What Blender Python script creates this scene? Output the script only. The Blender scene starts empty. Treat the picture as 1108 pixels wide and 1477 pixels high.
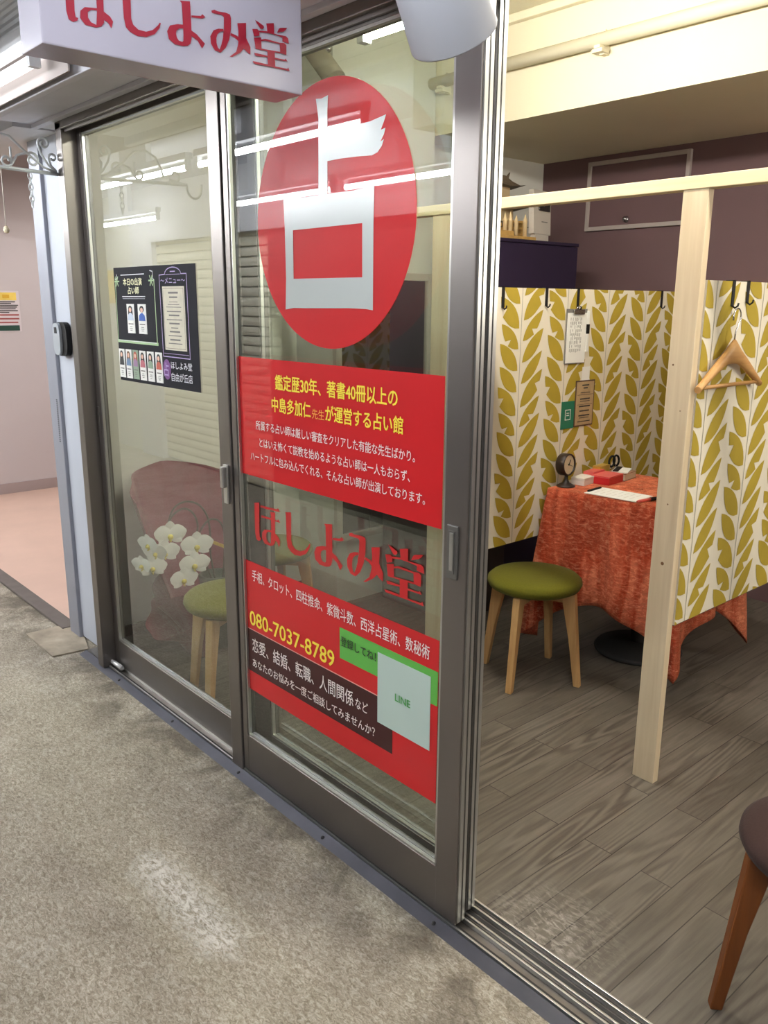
import bpy, bmesh, math, random
from mathutils import Vector, Matrix
random.seed(7)
S = bpy.context.scene
COL = S.collection
PI = math.pi

# ------------------------------------------------------------------ camera, world, exposure
cam_d = bpy.data.cameras.new('camera'); cam = bpy.data.objects.new('camera', cam_d); COL.objects.link(cam)
yaw, pitch, roll = math.radians(-48.5616), math.radians(14.0719), math.radians(0.3865)
fw = Vector((math.sin(yaw)*math.cos(pitch), math.cos(yaw)*math.cos(pitch), -math.sin(pitch)))
rt = Vector((math.cos(yaw), -math.sin(yaw), 0)); up = rt.cross(fw)
r2 = rt*math.cos(roll)+up*math.sin(roll); u2 = r2.cross(fw)
M = Matrix((r2, u2, -fw)).transposed().to_4x4(); M.translation = (0, 0, 1.5)
cam.matrix_world = M
cam_d.sensor_fit = 'HORIZONTAL'; cam_d.sensor_width = 36; cam_d.lens = 36*1207.55/1108; cam_d.clip_start = .02
S.camera = cam
S.view_settings.view_transform = 'Standard'; S.view_settings.look = 'None'
S.view_settings.gamma = 1; S.view_settings.use_curve_mapping = False
S.view_settings.exposure = EXPOSURE = 0.45
S.cycles.use_denoising = True
S.cycles.max_bounces = 10; S.cycles.transparent_max_bounces = 16
S.cycles.caustics_reflective = False; S.cycles.caustics_refractive = False
S.cycles.sample_clamp_indirect = 6
W = bpy.data.worlds.new('world'); S.world = W; W.use_nodes = True
W.node_tree.nodes['Background'].inputs[0].default_value = (.85, .9, 1, 1)
W.node_tree.nodes['Background'].inputs[1].default_value = .25

def area(name, loc, sx, sy, power, col, rot=(0, 0, 0)):
    l = bpy.data.lights.new(name, 'AREA'); l.shape = 'RECTANGLE'; l.size = sx; l.size_y = sy
    l.energy = power; l.color = col
    o = bpy.data.objects.new(name, l); COL.objects.link(o); o.location = loc; o.rotation_euler = rot
    return o
COOL = (.93, .96, 1); WARM = (1, .94, .82)
TUBE_COOL = 84; TUBE_NEAR = 2.2; TUBE_WARM = 120
# warm light of the shop's own ceiling fixtures towards the right of the room
for cx_ in (-.6, .7):
    area('shop_light', (cx_, 2.1, 2.36), 1.2, .1, 13, WARM)
area('rear_fill_light', (.9, 3.7, 2.05), 1.0, .6, 26, WARM, (0, math.radians(80), 0))  # unseen fill light, added to brighten the beam underside and plum wall
area('neighbour_light', (-5.4, 2.6, 2.4), 1.4, .3, 19, (1, .95, .92))

# ------------------------------------------------------------------ materials
def lin(c):
    def f(v):
        v /= 255.
        return v/12.92 if v <= .04045 else ((v+.055)/1.055)**2.4
    return (f(c[0]), f(c[1]), f(c[2]), 1)
class NT:
    def __init__(s, name):
        s.m = bpy.data.materials.new(name); s.m.use_nodes = True
        s.n = s.m.node_tree.nodes; s.l = s.m.node_tree.links; s.b = s.n['Principled BSDF']; s.out = s.n['Material Output']
    def add(s, t, **k):
        n = s.n.new(t)
        for a, v in k.items(): setattr(n, a, v)
        return n
    def link(s, a, b): s.l.new(a, b)
    def pos(s, scale=(1, 1, 1), rot=(0, 0, 0), loc=(0, 0, 0), obj=False):
        g = s.add('ShaderNodeTexCoord').outputs['Object'] if obj else s.add('ShaderNodeNewGeometry').outputs['Position']
        mp = s.add('ShaderNodeMapping'); s.link(g, mp.inputs[0])
        mp.inputs['Scale'].default_value = scale; mp.inputs['Rotation'].default_value = rot; mp.inputs['Location'].default_value = loc
        return mp.outputs[0]
    def noise(s, vec, scale, detail=4, rough=.55, dist=0):
        n = s.add('ShaderNodeTexNoise'); s.link(vec, n.inputs['Vector'])
        n.inputs['Scale'].default_value = scale; n.inputs['Detail'].default_value = detail
        n.inputs['Roughness'].default_value = rough; n.inputs['Distortion'].default_value = dist
        return n.outputs['Fac']
    def ramp(s, fac, stops):
        r = s.add('ShaderNodeValToRGB'); s.link(fac, r.inputs[0]); e = r.color_ramp.elements
        while len(e) < len(stops): e.new(.5)
        for k, (p, c) in enumerate(stops):
            e[k].position = p; e[k].color = c if len(c) == 4 else lin(c)
        return r.outputs[0]
    def mix(s, fac, a, b, mode='MIX'):
        n = s.add('ShaderNodeMix', data_type='RGBA', blend_type=mode)
        for sock, v in ((n.inputs[0], fac), (n.inputs[6], a), (n.inputs[7], b)):
            if hasattr(v, 'is_output'): s.link(v, sock)
            elif isinstance(v, (int, float)): sock.default_value = v
            else: sock.default_value = v if len(v) == 4 else lin(v)
        return n.outputs[2]
    def math(s, op, a, b=0.):
        n = s.add('ShaderNodeMath', operation=op)
        for k, v in enumerate((a, b)):
            if hasattr(v, 'is_output'): s.link(v, n.inputs[k])
            else: n.inputs[k].default_value = v
        return n.outputs[0]
    def maprange(s, v, a, b, c=0, d=1):
        n = s.add('ShaderNodeMapRange'); s.link(v, n.inputs[0])
        for k, x in enumerate((a, b, c, d)): n.inputs[k+1].default_value = x
        return n.outputs[0]
    def bump(s, h, strength, dist=.01):
        b = s.add('ShaderNodeBump'); s.link(h, b.inputs['Height'])
        b.inputs['Strength'].default_value = strength; b.inputs['Distance'].default_value = dist
        s.link(b.outputs[0], s.b.inputs['Normal'])
    def base(s, c):
        if hasattr(c, 'is_output'): s.link(c, s.b.inputs['Base Color'])
        else: s.b.inputs['Base Color'].default_value = lin(c)
def P(name, c, rough=.5, metal=0, vary=.06, scale=6, bump=0, spec=.5, sheen=0, coat=0):
    t = NT(name); b = t.b
    b.inputs['Roughness'].default_value = rough; b.inputs['Metallic'].default_value = metal
    b.inputs['Specular IOR Level'].default_value = spec; b.inputs['Sheen Weight'].default_value = sheen
    b.inputs['Coat Weight'].default_value = coat; b.inputs['Coat Roughness'].default_value = .008
    if vary:
        n = t.noise(t.pos(), scale)
        col = lin(c); d = tuple(x*(1-vary) for x in col[:3])+(1,); e = tuple(min(1, x*(1+vary)) for x in col[:3])+(1,)
        t.base(t.ramp(n, [(.3, d), (.7, e)]))
        if bump: t.bump(n, bump)
    else: t.base(c)
    return t.m
def EM(name, c, strength):
    t = NT(name); t.base((255, 255, 255)); t.b.inputs['Emission Color'].default_value = tuple(c)+(1,)
    t.b.inputs['Emission Strength'].default_value = strength
    return t.m
def wood(name, a, b, axis='Z', scale=1., rough=.45):
    t = NT(name); t.b.inputs['Roughness'].default_value = rough
    sc = {'Z': (40, 40, 2.2), 'X': (2.2, 40, 40), 'Y': (40, 2.2, 40)}[axis]
    v = t.pos(tuple(x*scale for x in sc), obj=False)
    n = t.noise(v, 1., 5, .6, .6); n2 = t.noise(t.pos(tuple(x*scale*3 for x in sc)), 1., 3)
    c = t.ramp(n, [(.3, a), (.72, b)]); c = t.mix(.25, c, t.ramp(n2, [(.35, a), (.65, b)]))
    t.base(c); t.bump(n2, .08, .002)
    return t.m

def carpet():
    t = NT('corridor_carpet'); t.b.inputs['Roughness'].default_value = .95; t.b.inputs['Specular IOR Level'].default_value = .1
    t.b.inputs['Sheen Weight'].default_value = .1
    p = t.pos()
    f1 = t.noise(t.pos((1, 1.9, 1), (0, 0, .5)), 62, 4, .68, 1.2)
    f2 = t.noise(p, 3.2, 5, .62, .3)
    f3 = t.noise(p, 260, 2, .6)
    c = t.ramp(f1, [(.36, (114, 105, 88)), (.5, (164, 155, 138)), (.64, (208, 201, 187))])
    c = t.mix(.35, c, t.ramp(f3, [(.3, (136, 127, 110)), (.7, (196, 188, 172))]))
    c = t.mix(.6, c, t.ramp(f2, [(.34, (196, 190, 180)), (.62, (244, 241, 236))]), 'MULTIPLY')
    sx = t.add('ShaderNodeSeparateXYZ'); t.link(p, sx.inputs[0])
    edge = t.maprange(sx.outputs['Y'], .98, 1.23)
    dn = t.noise(t.pos(loc=(3, 1, 0)), 5.5, 5, .65, .5)
    dirt = t.math('MULTIPLY', t.math('POWER', edge, .8), t.maprange(dn, .40, .60))
    c = t.mix(t.math('MULTIPLY', dirt, .75), c, (70, 60, 48))
    dn2 = t.noise(t.pos(loc=(9, 4, 0)), 2.1, 5, .7, .4)
    far = t.maprange(sx.outputs['X'], -2.6, -4.2)
    c = t.mix(t.math('MULTIPLY', t.math('MULTIPLY', t.maprange(dn2, .45, .7), far), .6), c, (92, 82, 70))
    # worn pale scuffs in a line parallel to the sill
    sx_ = t.math('MAXIMUM', t.math('SUBTRACT', t.math('ABSOLUTE', t.math('ADD', sx.outputs['X'], 1.72)), .20), 0.)
    sy_ = t.math('ABSOLUTE', t.math('SUBTRACT', sx.outputs['Y'], .845))
    dd = t.math('ADD', sx_, sy_)
    sn = t.noise(t.pos((1, 2, 1), (0, 0, .8)), 38, 5, .7, 1)
    c = t.mix(t.math('MULTIPLY', t.maprange(dd, .085, .01), t.maprange(sn, .42, .58, 0, .9)), c, (214, 210, 200))
    bl = t.noise(t.pos(loc=(5, 2, 0)), 4.2, 4, .6, .6)
    c = t.mix(t.math('MULTIPLY', t.maprange(bl, .56, .70), t.maprange(sn, .46, .62, 0, .35)), c, (210, 204, 192))
    t.base(c); t.bump(f1, .5, .006)
    return t.m
def planks():
    t = NT('wood_plank_floor'); t.b.inputs['Roughness'].default_value = .42
    p = t.pos((1, 1, 1), (0, 0, PI/2+.0), (0, .003, 0))
    br = t.add('ShaderNodeTexBrick'); t.link(p, br.inputs[0])
    br.offset = .37; br.offset_frequency = 2; br.squash = 1
    br.inputs['Scale'].default_value = 1; br.inputs['Mortar Size'].default_value = .0016; br.inputs['Mortar Smooth'].default_value = .3
    br.inputs['Brick Width'].default_value = .92; br.inputs['Row Height'].default_value = .092
    br.inputs['Color1'].default_value = (0, 0, 0, 1); br.inputs['Color2'].default_value = (1, 1, 1, 1); br.inputs['Mortar'].default_value = (.5, .5, .5, 1)
    sep = t.add('ShaderNodeSeparateColor'); t.link(br.outputs['Color'], sep.inputs[0])
    rnd = sep.outputs[0]
    off = t.add('ShaderNodeCombineXYZ'); t.link(t.math('MULTIPLY', rnd, 7.3), off.inputs[0]); t.link(t.math('MULTIPLY', rnd, 3.1), off.inputs[1])
    def shifted(sc):
        a = t.add('ShaderNodeVectorMath', operation='ADD'); t.link(t.pos(), a.inputs[0]); t.link(off.outputs[0], a.inputs[1])
        m = t.add('ShaderNodeMapping'); t.link(a.outputs[0], m.inputs[0]); m.inputs['Scale'].default_value = sc
        return m.outputs[0]
    cn = t.noise(shifted((7.5, .75, 1)), 1.0, 2, .45, .25)
    wv_ = t.math('SINE', t.math('MULTIPLY', cn, 95.))
    msk = t.noise(shifted((5, .9, 1)), 1.3, 2, .5)
    fine = t.noise(shifted((46, 2.6, 1)), 2.2, 5, .72, .4)
    broad = t.noise(t.pos(), 2.2, 4, .6)
    c = t.ramp(rnd, [(0, (80, 73, 64)), (.5, (93, 86, 76)), (1, (104, 97, 87))])
    c = t.mix(t.maprange(msk, .40, .62, .05, .75), c, t.ramp(t.maprange(wv_, -1, 1), [(.1, (58, 51, 43)), (.45, (90, 82, 72)), (.95, (110, 102, 92))]))
    c = t.mix(.28, c, t.ramp(fine, [(.33, (66, 59, 51)), (.66, (112, 105, 95))]))
    c = t.mix(t.maprange(br.outputs['Fac'], .2, .8, 0, .9), c, (36, 30, 24))
    # chalky scuff just inside the track
    v = t.add('ShaderNodeVectorMath', operation='DISTANCE'); v.inputs[1].default_value = (-1.04, 1.47, 0); t.link(t.pos(), v.inputs[0])
    sn = t.noise(t.pos((1, 2.4, 1), (0, 0, .6)), 30, 4, .7, .8)
    c = t.mix(t.math('MULTIPLY', t.maprange(v.outputs['Value'], .2, .03), t.maprange(sn, .47, .68, 0, .55)), c, (196, 190, 180))
    t.base(c); t.bump(fine, .12, .003)
    t.link(t.maprange(broad, .3, .7, .36, .52), t.b.inputs['Roughness'])
    return t.m
def velvet():
    t = NT('crushed_orange_velvet'); t.b.inputs['Roughness'].default_value = .45; t.b.inputs['Sheen Weight'].default_value = .8
    t.b.inputs['Sheen Roughness'].default_value = .35; t.b.inputs['Sheen Tint'].default_value = lin((255, 165, 120))
    t.b.inputs['Specular IOR Level'].default_value = .25
    p = t.pos((.8, .8, 1.7))
    a = t.noise(p, 46, 6, .74, .9); b = t.noise(t.pos((2.6, 2.6, .35)), 5, 3, .5, .6)
    c = t.ramp(a, [(.38, (144, 38, 15)), (.51, (204, 70, 36)), (.61, (255, 172, 134))])  # pale flecks paint the crushed pile's highlights into the colour
    c = t.mix(.5, c, t.ramp(b, [(.42, (132, 32, 11)), (.52, (200, 66, 32)), (.61, (250, 150, 112))]))  # upright bands paint fold highlights and shade into the colour
    t.base(c); t.bump(a, .9, .02)
    return t.m
def glass():
    t = NT('window_glass'); t.n.remove(t.b)
    tr = t.add('ShaderNodeBsdfTransparent'); tr.inputs[0].default_value = (.90, .93, .90, 1)
    gl = t.add('ShaderNodeBsdfGlossy'); gl.inputs['Roughness'].default_value = .006; gl.inputs[0].default_value = (1, 1, 1, 1)
    fr = t.add('ShaderNodeFresnel'); fr.inputs['IOR'].default_value = 1.5
    g = t.add('ShaderNodeNewGeometry')
    front = t.math('SUBTRACT', 1., g.outputs['Backfacing'])
    fac = t.math('MINIMUM', t.math('MULTIPLY', t.math('MULTIPLY', fr.outputs[0], 1.95), front), 1.)
    mx = t.add('ShaderNodeMixShader'); t.link(fac, mx.inputs[0]); t.link(tr.outputs[0], mx.inputs[1]); t.link(gl.outputs[0], mx.inputs[2])
    t.link(mx.outputs[0], t.out.inputs[0])
    return t.m
def mirror_m():
    t = NT('mirror_glass'); t.base((214, 211, 204)); t.b.inputs['Metallic'].default_value = 1; t.b.inputs['Roughness'].default_value = .03
    return t.m

MT = dict(
 carpet=carpet(), planks=planks(), velvet=velvet(), glass=glass(), mirror=mirror_m(),
 bronze=P('bronze_anodised_aluminium', (128, 122, 118), .34, .85, .05, 3),
 alu=P('bright_aluminium', (196, 196, 192), .28, .9, .04, 4),
 alu_dark=P('grey_gasket_aluminium', (120, 118, 114), .4, .7, .05, 4),
 bronze_dark=P('dark_bronze_paint', (62, 56, 52), .5, 0, .05, 3), facing=P('dark_shopfront_panel', (66, 58, 54), .6, 0, .08, 3), gap=P('dark_rubber_gasket', (34, 32, 30), .7, 0, .1),
 ramp=P('galvanised_edge_strip', (92, 92, 98), .34, .75, .12, 9),
 track=P('worn_track_metal', (118, 112, 106), .32, .85, .15, 14),
 white=P('white_painted_board', (214, 213, 214), .6, 0, .03, 3),
 white_gloss=P('white_acrylic', (184, 180, 194), .22, 0, .02, 2),
 soffit=P('soffit_board', (216, 216, 224), .55, 0, .05, 5),
 cream=P('cream_wall_paint', (222, 220, 210), .75, 0, .03, 3, .05),
 cream_beam=P('cream_beam_paint', (226, 218, 190), .7, 0, .02, 3),
 purple=P('plum_wall_paint', (108, 82, 84), .7, 0, .05, 3, .04),
 navy=P('dark_navy_laminate', (36, 26, 50), .4, 0, .08, 3),
 darkwood=P('very_dark_brown_panel', (52, 40, 36), .45, 0, .1, 3),
 pinkwall=P('mauve_grey_wall', (190, 180, 178), .8, 0, .03, 2),
 pinkfloor=P('pink_beige_vinyl_floor', (196, 165, 148), .5, 0, .06, 3),
 pinkbase=P('mauve_skirting', (158, 142, 138), .6, 0, .03, 3),
 thresh=P('dark_grey_threshold', (88, 80, 74), .6, 0, .15, 12),
 patch=P('worn_floor_patch', (150, 138, 120), .9, 0, .35, 9, .2),
 jamb=P('pale_grey_jamb', (146, 148, 157), .45, .3, .04, 4),
 white_panel=P('white_side_panel', (180, 185, 194), .5, 0, .03, 3),
 red=P('red_vinyl_film', (194, 32, 36), .5, 0, .02, 3, 0, .1, 0, .55),
 red_text=P('red_cut_vinyl', (180, 28, 32), .3, 0, .02, 3),
 sign_red=P('sign_red_film', (160, 34, 54), .35, 0, .02, 3),
 dark_vinyl=P('dark_brown_vinyl_film', (62, 26, 26), .5, 0, .03, 3, 0, .1, 0, .5),
 green_vinyl=P('green_vinyl_film', (92, 172, 72), .2, 0, .03, 3),
 pale_vinyl=P('pale_grey_white_vinyl', (190, 197, 194), .2, 0, .02, 3),
 card=P('pale_mint_card', (188, 208, 198), .3, 0, .02, 3),
 yellow=P('yellow_lettering', (250, 226, 70), .4, 0, 0), orange=P('orange_lettering', (246, 178, 70), .4, 0, 0),
 white_ink=P('white_lettering', (240, 232, 228), .4, 0, 0), black_ink=P('black_lettering', (24, 26, 18), .5, 0, 0),
 green_ink=P('green_lettering', (70, 160, 70), .4, 0, 0), pink_line=P('pale_pink_line', (216, 150, 140), .4, 0, 0),
 chalk=P('blackboard_print', (30, 30, 35), .7, 0, .08, 20, 0, .12), chalk_w=P('chalk_white', (226, 226, 232), .7, 0, 0),
 chalk_g=P('chalk_green', (170, 196, 150), .7, 0, 0), chalk_y=P('chalk_cream', (232, 230, 190), .7, 0, 0), chalk_v=P('violet_print', (112, 62, 128), .5, 0, .05), chalk_l=P('lilac_print', (190, 170, 214), .6, 0, 0),
 cardw=P('white_card', (236, 236, 230), .5, 0, .02), cardp=P('parchment_card', (212, 206, 184), .6, 0, .06, 30), ink_grey=P('grey_ink', (120, 116, 110), .7, 0, 0), ink_dark=P('dark_ink', (60, 54, 50), .7, 0, 0),
 hair=P('dark_hair_print', (30, 26, 26), .6, 0, 0), skin=P('skin_print', (224, 184, 160), .6, 0, 0),
 c_blue=P('blue_print', (40, 84, 168), .6, 0, 0), c_pale=P('pale_blue_print', (196, 206, 220), .6, 0, 0), c_steel=P('steel_blue_print', (104, 130, 160), .6, 0, 0),
 c_mauve=P('mauve_print', (150, 120, 150), .6, 0, 0), c_rose=P('rose_print', (184, 104, 114), .6, 0, 0), c_sage=P('sage_print', (140, 160, 136), .6, 0, 0), c_red=P('brick_print', (176, 80, 60), .6, 0, 0), c_black=P('black_print', (28, 28, 30), .6, 0, 0), c_brown=P('brown_hair_print', (120, 88, 60), .6, 0, 0),
 pine=wood('pale_pine', (204, 182, 146), (228, 210, 178), 'Z', .5), pine_x=wood('pale_pine_rail', (212, 192, 152), (236, 220, 182), 'X', .5),
 knot=P('pine_knot', (120, 84, 50), .6, 0, .1),
 oak=wood('pale_oak', (176, 132, 82), (208, 168, 112), 'Z', .8), teak=wood('orange_brown_wood', (92, 46, 12), (122, 66, 20), 'Z', .8), hangerwood=wood('beech', (178, 128, 72), (206, 160, 100), 'Y', .8),
 olive=P('olive_felt', (94, 92, 24), .9, 0, .10, 160, .1, .15, .05), brownseat=P('dark_brown_felt', (52, 36, 32), .9, 0, .1, 160, .1, .15, .05),
 paper=P('wallpaper_ground', (226, 217, 196), .8, 0, .02, 4), leaf=P('ochre_leaf_print', (172, 148, 44), .75, 0, .05, 12), stem=P('grey_stem_print', (150, 144, 128), .8, 0, 0),
 panel_edge=P('panel_edge', (70, 58, 50), .7, 0, .05),
 black=P('black_metal', (24, 22, 22), .6, .2, .05), blackp=P('black_plastic', (18, 17, 17), .6, 0, .05, 6, 0, .2), dgreen=P('dark_green_card', (34, 110, 84), .5, 0, .05),
 steel=P('polished_steel', (200, 200, 204), .2, 1, .03), silver=P('silver_plastic', (176, 182, 188), .35, .4, .04), chrome=P('chrome_rod', (226, 226, 226), .2, .6, .02),
 brown_card=P('menu_parchment', (176, 150, 112), .6, 0, .1, 40), brown_edge=P('menu_border', (84, 60, 44), .6, 0, .05),
 clockface=P('clock_face', (206, 188, 156), .4, 0, .03), clockbody=P('black_brown_clock', (40, 28, 24), .4, 0, .05),
 redbox=P('red_box', (188, 40, 44), .3, 0, .05), redlid=P('pink_red_lid', (214, 96, 92), .4, 0, .08), whitebox=P('white_box', (228, 222, 212), .5, 0, .03), bookc=P('book_cover', (150, 120, 96), .6, 0, .1), pages=P('book_pages', (222, 212, 190), .7, 0, .03),
 redcap=P('red_marker', (170, 40, 44), .4, 0, 0),
 gold=P('gold_model', (206, 166, 96), .45, .3, .15, 30), ivory=P('ivory_resin', (222, 196, 150), .5, 0, .05), stone=P('grey_brown_resin', (112, 98, 78), .6, 0, .2, 40),
 greyplay=P('dark_grey_plate', (58, 54, 52), .3, .4, .05), plaque=P('plaque_white', (196, 188, 176), .5, 0, .03), frame_mauve=P('grey_mauve_moulding', (176, 164, 158), .6, 0, .03),
 wrap=P('burgundy_wrapping_paper', (112, 32, 54), .6, 0, .1, 5, .1), wrap_dark=P('burgundy_wrap_inside', (122, 38, 54), .65, 0, .1, 5),
 petal=P('white_orchid_petal', (244, 242, 236), .55, 0, .03, 30), lip=P('yellow_orchid_lip', (206, 190, 84), .5, 0, .1, 40), stemd=P('dark_orchid_stem', (48, 38, 32), .6, 0, .1), pot=P('dark_green_pot', (44, 56, 44), .4, 0, .1), goldtape=P('gold_clip', (214, 178, 84), .35, .5, .05),
 shutter=P('cream_shutter_slats', (234, 229, 206), .55, 0, .03, 3), ivorylamp=P('lamp_housing', (226, 228, 230), .4, 0, .02), shade=P('white_lamp_shade', (186, 190, 200), .5, 0, .02, 2),
 poster_y=P('pale_yellow_poster', (226, 196, 90), .6, 0, .1, 8), poster_w=P('pale_poster', (206, 196, 196), .6, 0, .03), poster_g=P('dark_green_strip', (30, 66, 52), .6, 0, .05), poster_o=P('ochre_print', (206, 160, 40), .6, 0, 0), poster_r=P('rust_print', (150, 70, 66), .6, 0, 0),
 wirewhite=P('white_wrought_iron', (206, 210, 214), .45, .2, .03), beadc=P('ivory_bead', (226, 214, 180), .4, 0, .03), cord=P('ivory_cord', (210, 204, 192), .7, 0, 0),
 duct=P('beige_duct', (150, 140, 122), .6, .2, .05), tube_cool=EM('lit_cool_tube', COOL, TUBE_COOL), tube_near=EM('lit_cool_tube_dimmer', COOL, TUBE_NEAR), tube_warm=EM('lit_warm_tube', (1, .96, .88), TUBE_WARM),
 ceilw=P('corridor_ceiling_board', (196, 198, 204), .7, 0, .04, 3),
)

# ------------------------------------------------------------------ mesh builder
def chain_off(o):
    v = Vector((0, 0, 0))
    while o: v += o.location; o = o.parent
    return v
XF = None
class MB:
    def __init__(s): s.bm = bmesh.new(); s.mats = []; s.cur = 0
    def mat(s, m):
        if m not in s.mats: s.mats.append(m)
        s.cur = s.mats.index(m); return s
    def face(s, vs):
        try:
            f = s.bm.faces.new(vs); f.material_index = s.cur; return f
        except ValueError: return None
    def poly(s, pts): return s.face([s.bm.verts.new(p) for p in pts])
    def box(s, x0, x1, y0, y1, z0, z1, bev=0, mtx=None):
        bm = bmesh.new(); r = bmesh.ops.create_cube(bm, size=1)
        for v in bm.verts: v.co = Vector(((x0+x1)/2+v.co.x*(x1-x0), (y0+y1)/2+v.co.y*(y1-y0), (z0+z1)/2+v.co.z*(z1-z0)))
        if bev: bmesh.ops.bevel(bm, geom=list(bm.edges), offset=bev, segments=2, profile=.6, affect='EDGES')
        return s.join(bm, mtx)
    def join(s, bm, mtx=None):
        mp = {}
        for v in bm.verts: mp[v] = s.bm.verts.new(mtx @ v.co if mtx else v.co)
        for f in bm.faces:
            g = s.face([mp[v] for v in f.verts])
            if g: g.smooth = f.smooth
        bm.free(); return s
    def prism(s, pts, nrm, smooth=False):
        """extrude a planar outline along nrm"""
        n = Vector(nrm); a = [s.bm.verts.new(Vector(p)) for p in pts]; b = [s.bm.verts.new(Vector(p)+n) for p in pts]
        s.face(a[::-1]); s.face(b)
        for k in range(len(pts)): s.face([a[k], a[(k+1) % len(a)], b[(k+1) % len(a)], b[k]])
        return s
    def tube(s, pts, r, n=10, caps=True):
        pts = [Vector(p) for p in pts]; rr = r if isinstance(r, (list, tuple)) else [r]*len(pts)
        rings = []; prev = None
        for k, p in enumerate(pts):
            d = (pts[min(k+1, len(pts)-1)]-pts[max(k-1, 0)]).normalized()
            if prev is None: a = d.orthogonal().normalized()
            else: a = (prev-d*prev.dot(d)).normalized()
            prev = a; b = d.cross(a)
            rings.append([s.bm.verts.new(p+(a*math.cos(2*PI*i/n)+b*math.sin(2*PI*i/n))*rr[k]) for i in range(n)])
        for k in range(len(rings)-1):
            for i in range(n):
                f = s.face([rings[k][i], rings[k][(i+1) % n], rings[k+1][(i+1) % n], rings[k+1][i]])
                if f: f.smooth = True
        if caps: s.face(rings[0][::-1]); s.face(rings[-1])
        return s
    def lathe(s, prof, c=(0, 0, 0), axis=(0, 0, 1), n=32, smooth=True):
        ax = Vector(axis).normalized(); a = ax.orthogonal().normalized(); b = ax.cross(a); c = Vector(c); rings = []
        for r, h in prof:
            if r < 1e-6: rings.append([s.bm.verts.new(c+ax*h)])
            else: rings.append([s.bm.verts.new(c+ax*h+(a*math.cos(2*PI*i/n)+b*math.sin(2*PI*i/n))*r) for i in range(n)])
        for k in range(len(rings)-1):
            p, q = rings[k], rings[k+1]
            for i in range(n):
                j = (i+1) % n
                if len(p) == 1 and len(q) == 1: continue
                if len(p) == 1: f = s.face([p[0], q[j], q[i]])
                elif len(q) == 1: f = s.face([p[i], p[j], q[0]])
                else: f = s.face([p[i], p[j], q[j], q[i]])
                if f: f.smooth = smooth
        return s
    def grid(s, rows, smooth=True, closed=False):
        vs = [[s.bm.verts.new(p) for p in r] for r in rows]
        for i in range(len(vs)-1):
            m = len(vs[i])
            for j in range(m if closed else m-1):
                f = s.face([vs[i][j], vs[i][(j+1) % m], vs[i+1][(j+1) % m], vs[i+1][j]])
                if f: f.smooth = smooth
        return vs
    def build(s, name, m=None, parent=None, weld=False):
        if weld: bmesh.ops.remove_doubles(s.bm, verts=s.bm.verts, dist=1e-5)
        if weld is not None: bmesh.ops.recalc_face_normals(s.bm, faces=s.bm.faces)
        if XF:
            for v in s.bm.verts: v.co = Vector((v.co.x*XF, v.co.y, 1.5+(v.co.z-1.5)*XF))
        me = bpy.data.meshes.new(name)
        vs = [v.co for v in s.bm.verts]
        if parent: off = chain_off(parent)
        else: off = Vector((sum(v.x for v in vs)/len(vs), sum(v.y for v in vs)/len(vs), min(v.z for v in vs)))
        for v in s.bm.verts: v.co -= off
        s.bm.to_mesh(me); s.bm.free()
        for k in (s.mats or [m]): me.materials.append(k if not isinstance(k, str) else MT[k])
        o = bpy.data.objects.new(name, me); COL.objects.link(o)
        if parent: o.parent = parent
        else: o.location = off
        return o
def solid(o, t, off=0):
    md = o.modifiers.new('thickness', 'SOLIDIFY'); md.thickness = t; md.offset = off; return o
def empty(name, loc, label=None, cat=None, group=None):
    o = bpy.data.objects.new(name, None); COL.objects.link(o); o.location = loc; o.empty_display_size = .05
    if label: tag(o, label, cat, group)
    return o
def tag(o, label, cat, group=None):
    o['label'] = label; o['category'] = cat
    if group: o['group'] = group
    return o
def struct(o): o['kind'] = 'structure'; return o
def sbox(name, m, *a, bev=0): return struct(MB().box(*a, bev=bev).build(name, MT[m]))
def dup(root, label=None, group=None):
    r = root.copy(); COL.objects.link(r)
    if label: r['label'] = label
    if group: r['group'] = group
    for ch in root.children:
        c = ch.copy(); COL.objects.link(c); c.parent = r
        for g in ch.children:
            d = g.copy(); COL.objects.link(d); d.parent = c
    return r

TXT = {}
def text_polys(body, bold=0.):
    k = (body, bold)
    if k in TXT: return TXT[k]
    c = bpy.data.curves.new('lettering', 'FONT'); c.body = body; c.resolution_u = 3; c.offset = bold
    o = bpy.data.objects.new('lettering', c); COL.objects.link(o)
    dg = bpy.context.evaluated_depsgraph_get(); dg.update()
    me = bpy.data.meshes.new_from_object(o.evaluated_get(dg))
    vs = [(v.co.x, v.co.y) for v in me.vertices]; fs = [tuple(p.vertices) for p in me.polygons]
    bpy.data.objects.remove(o); bpy.data.curves.remove(c); bpy.data.meshes.remove(me)
    TXT[k] = (vs, fs); return TXT[k]
def text(mb, body, o, u, v, width, em, bold=0., lift=0.0012):
    """letters: left end of the line's vertical middle at o, running along u, standing along v"""
    vs, fs = text_polys(body); o = Vector(o); u = Vector(u); v = Vector(v); n = u.cross(v)
    x0 = min(p[0] for p in vs); x1 = max(p[0] for p in vs); y0 = min(p[1] for p in vs); y1 = max(p[1] for p in vs)
    sx = width/(x1-x0); sy = em/(y1-y0)
    for k, (da, db) in enumerate(((0, 0),) if not bold else ((-1, -.5), (1, -.5), (0, .9), (0, 0))):
        bv = [mb.bm.verts.new(o+u*((p[0]-x0)*sx+da*bold*em)+v*((p[1]-(y0+y1)/2)*sy+db*bold*em)+n*(lift+k*.00004)) for p in vs]
        for f in fs: mb.face([bv[i] for i in f])
    return mb
X, Y, Z = Vector((1, 0, 0)), Vector((0, 1, 0)), Vector((0, 0, 1))
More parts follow.
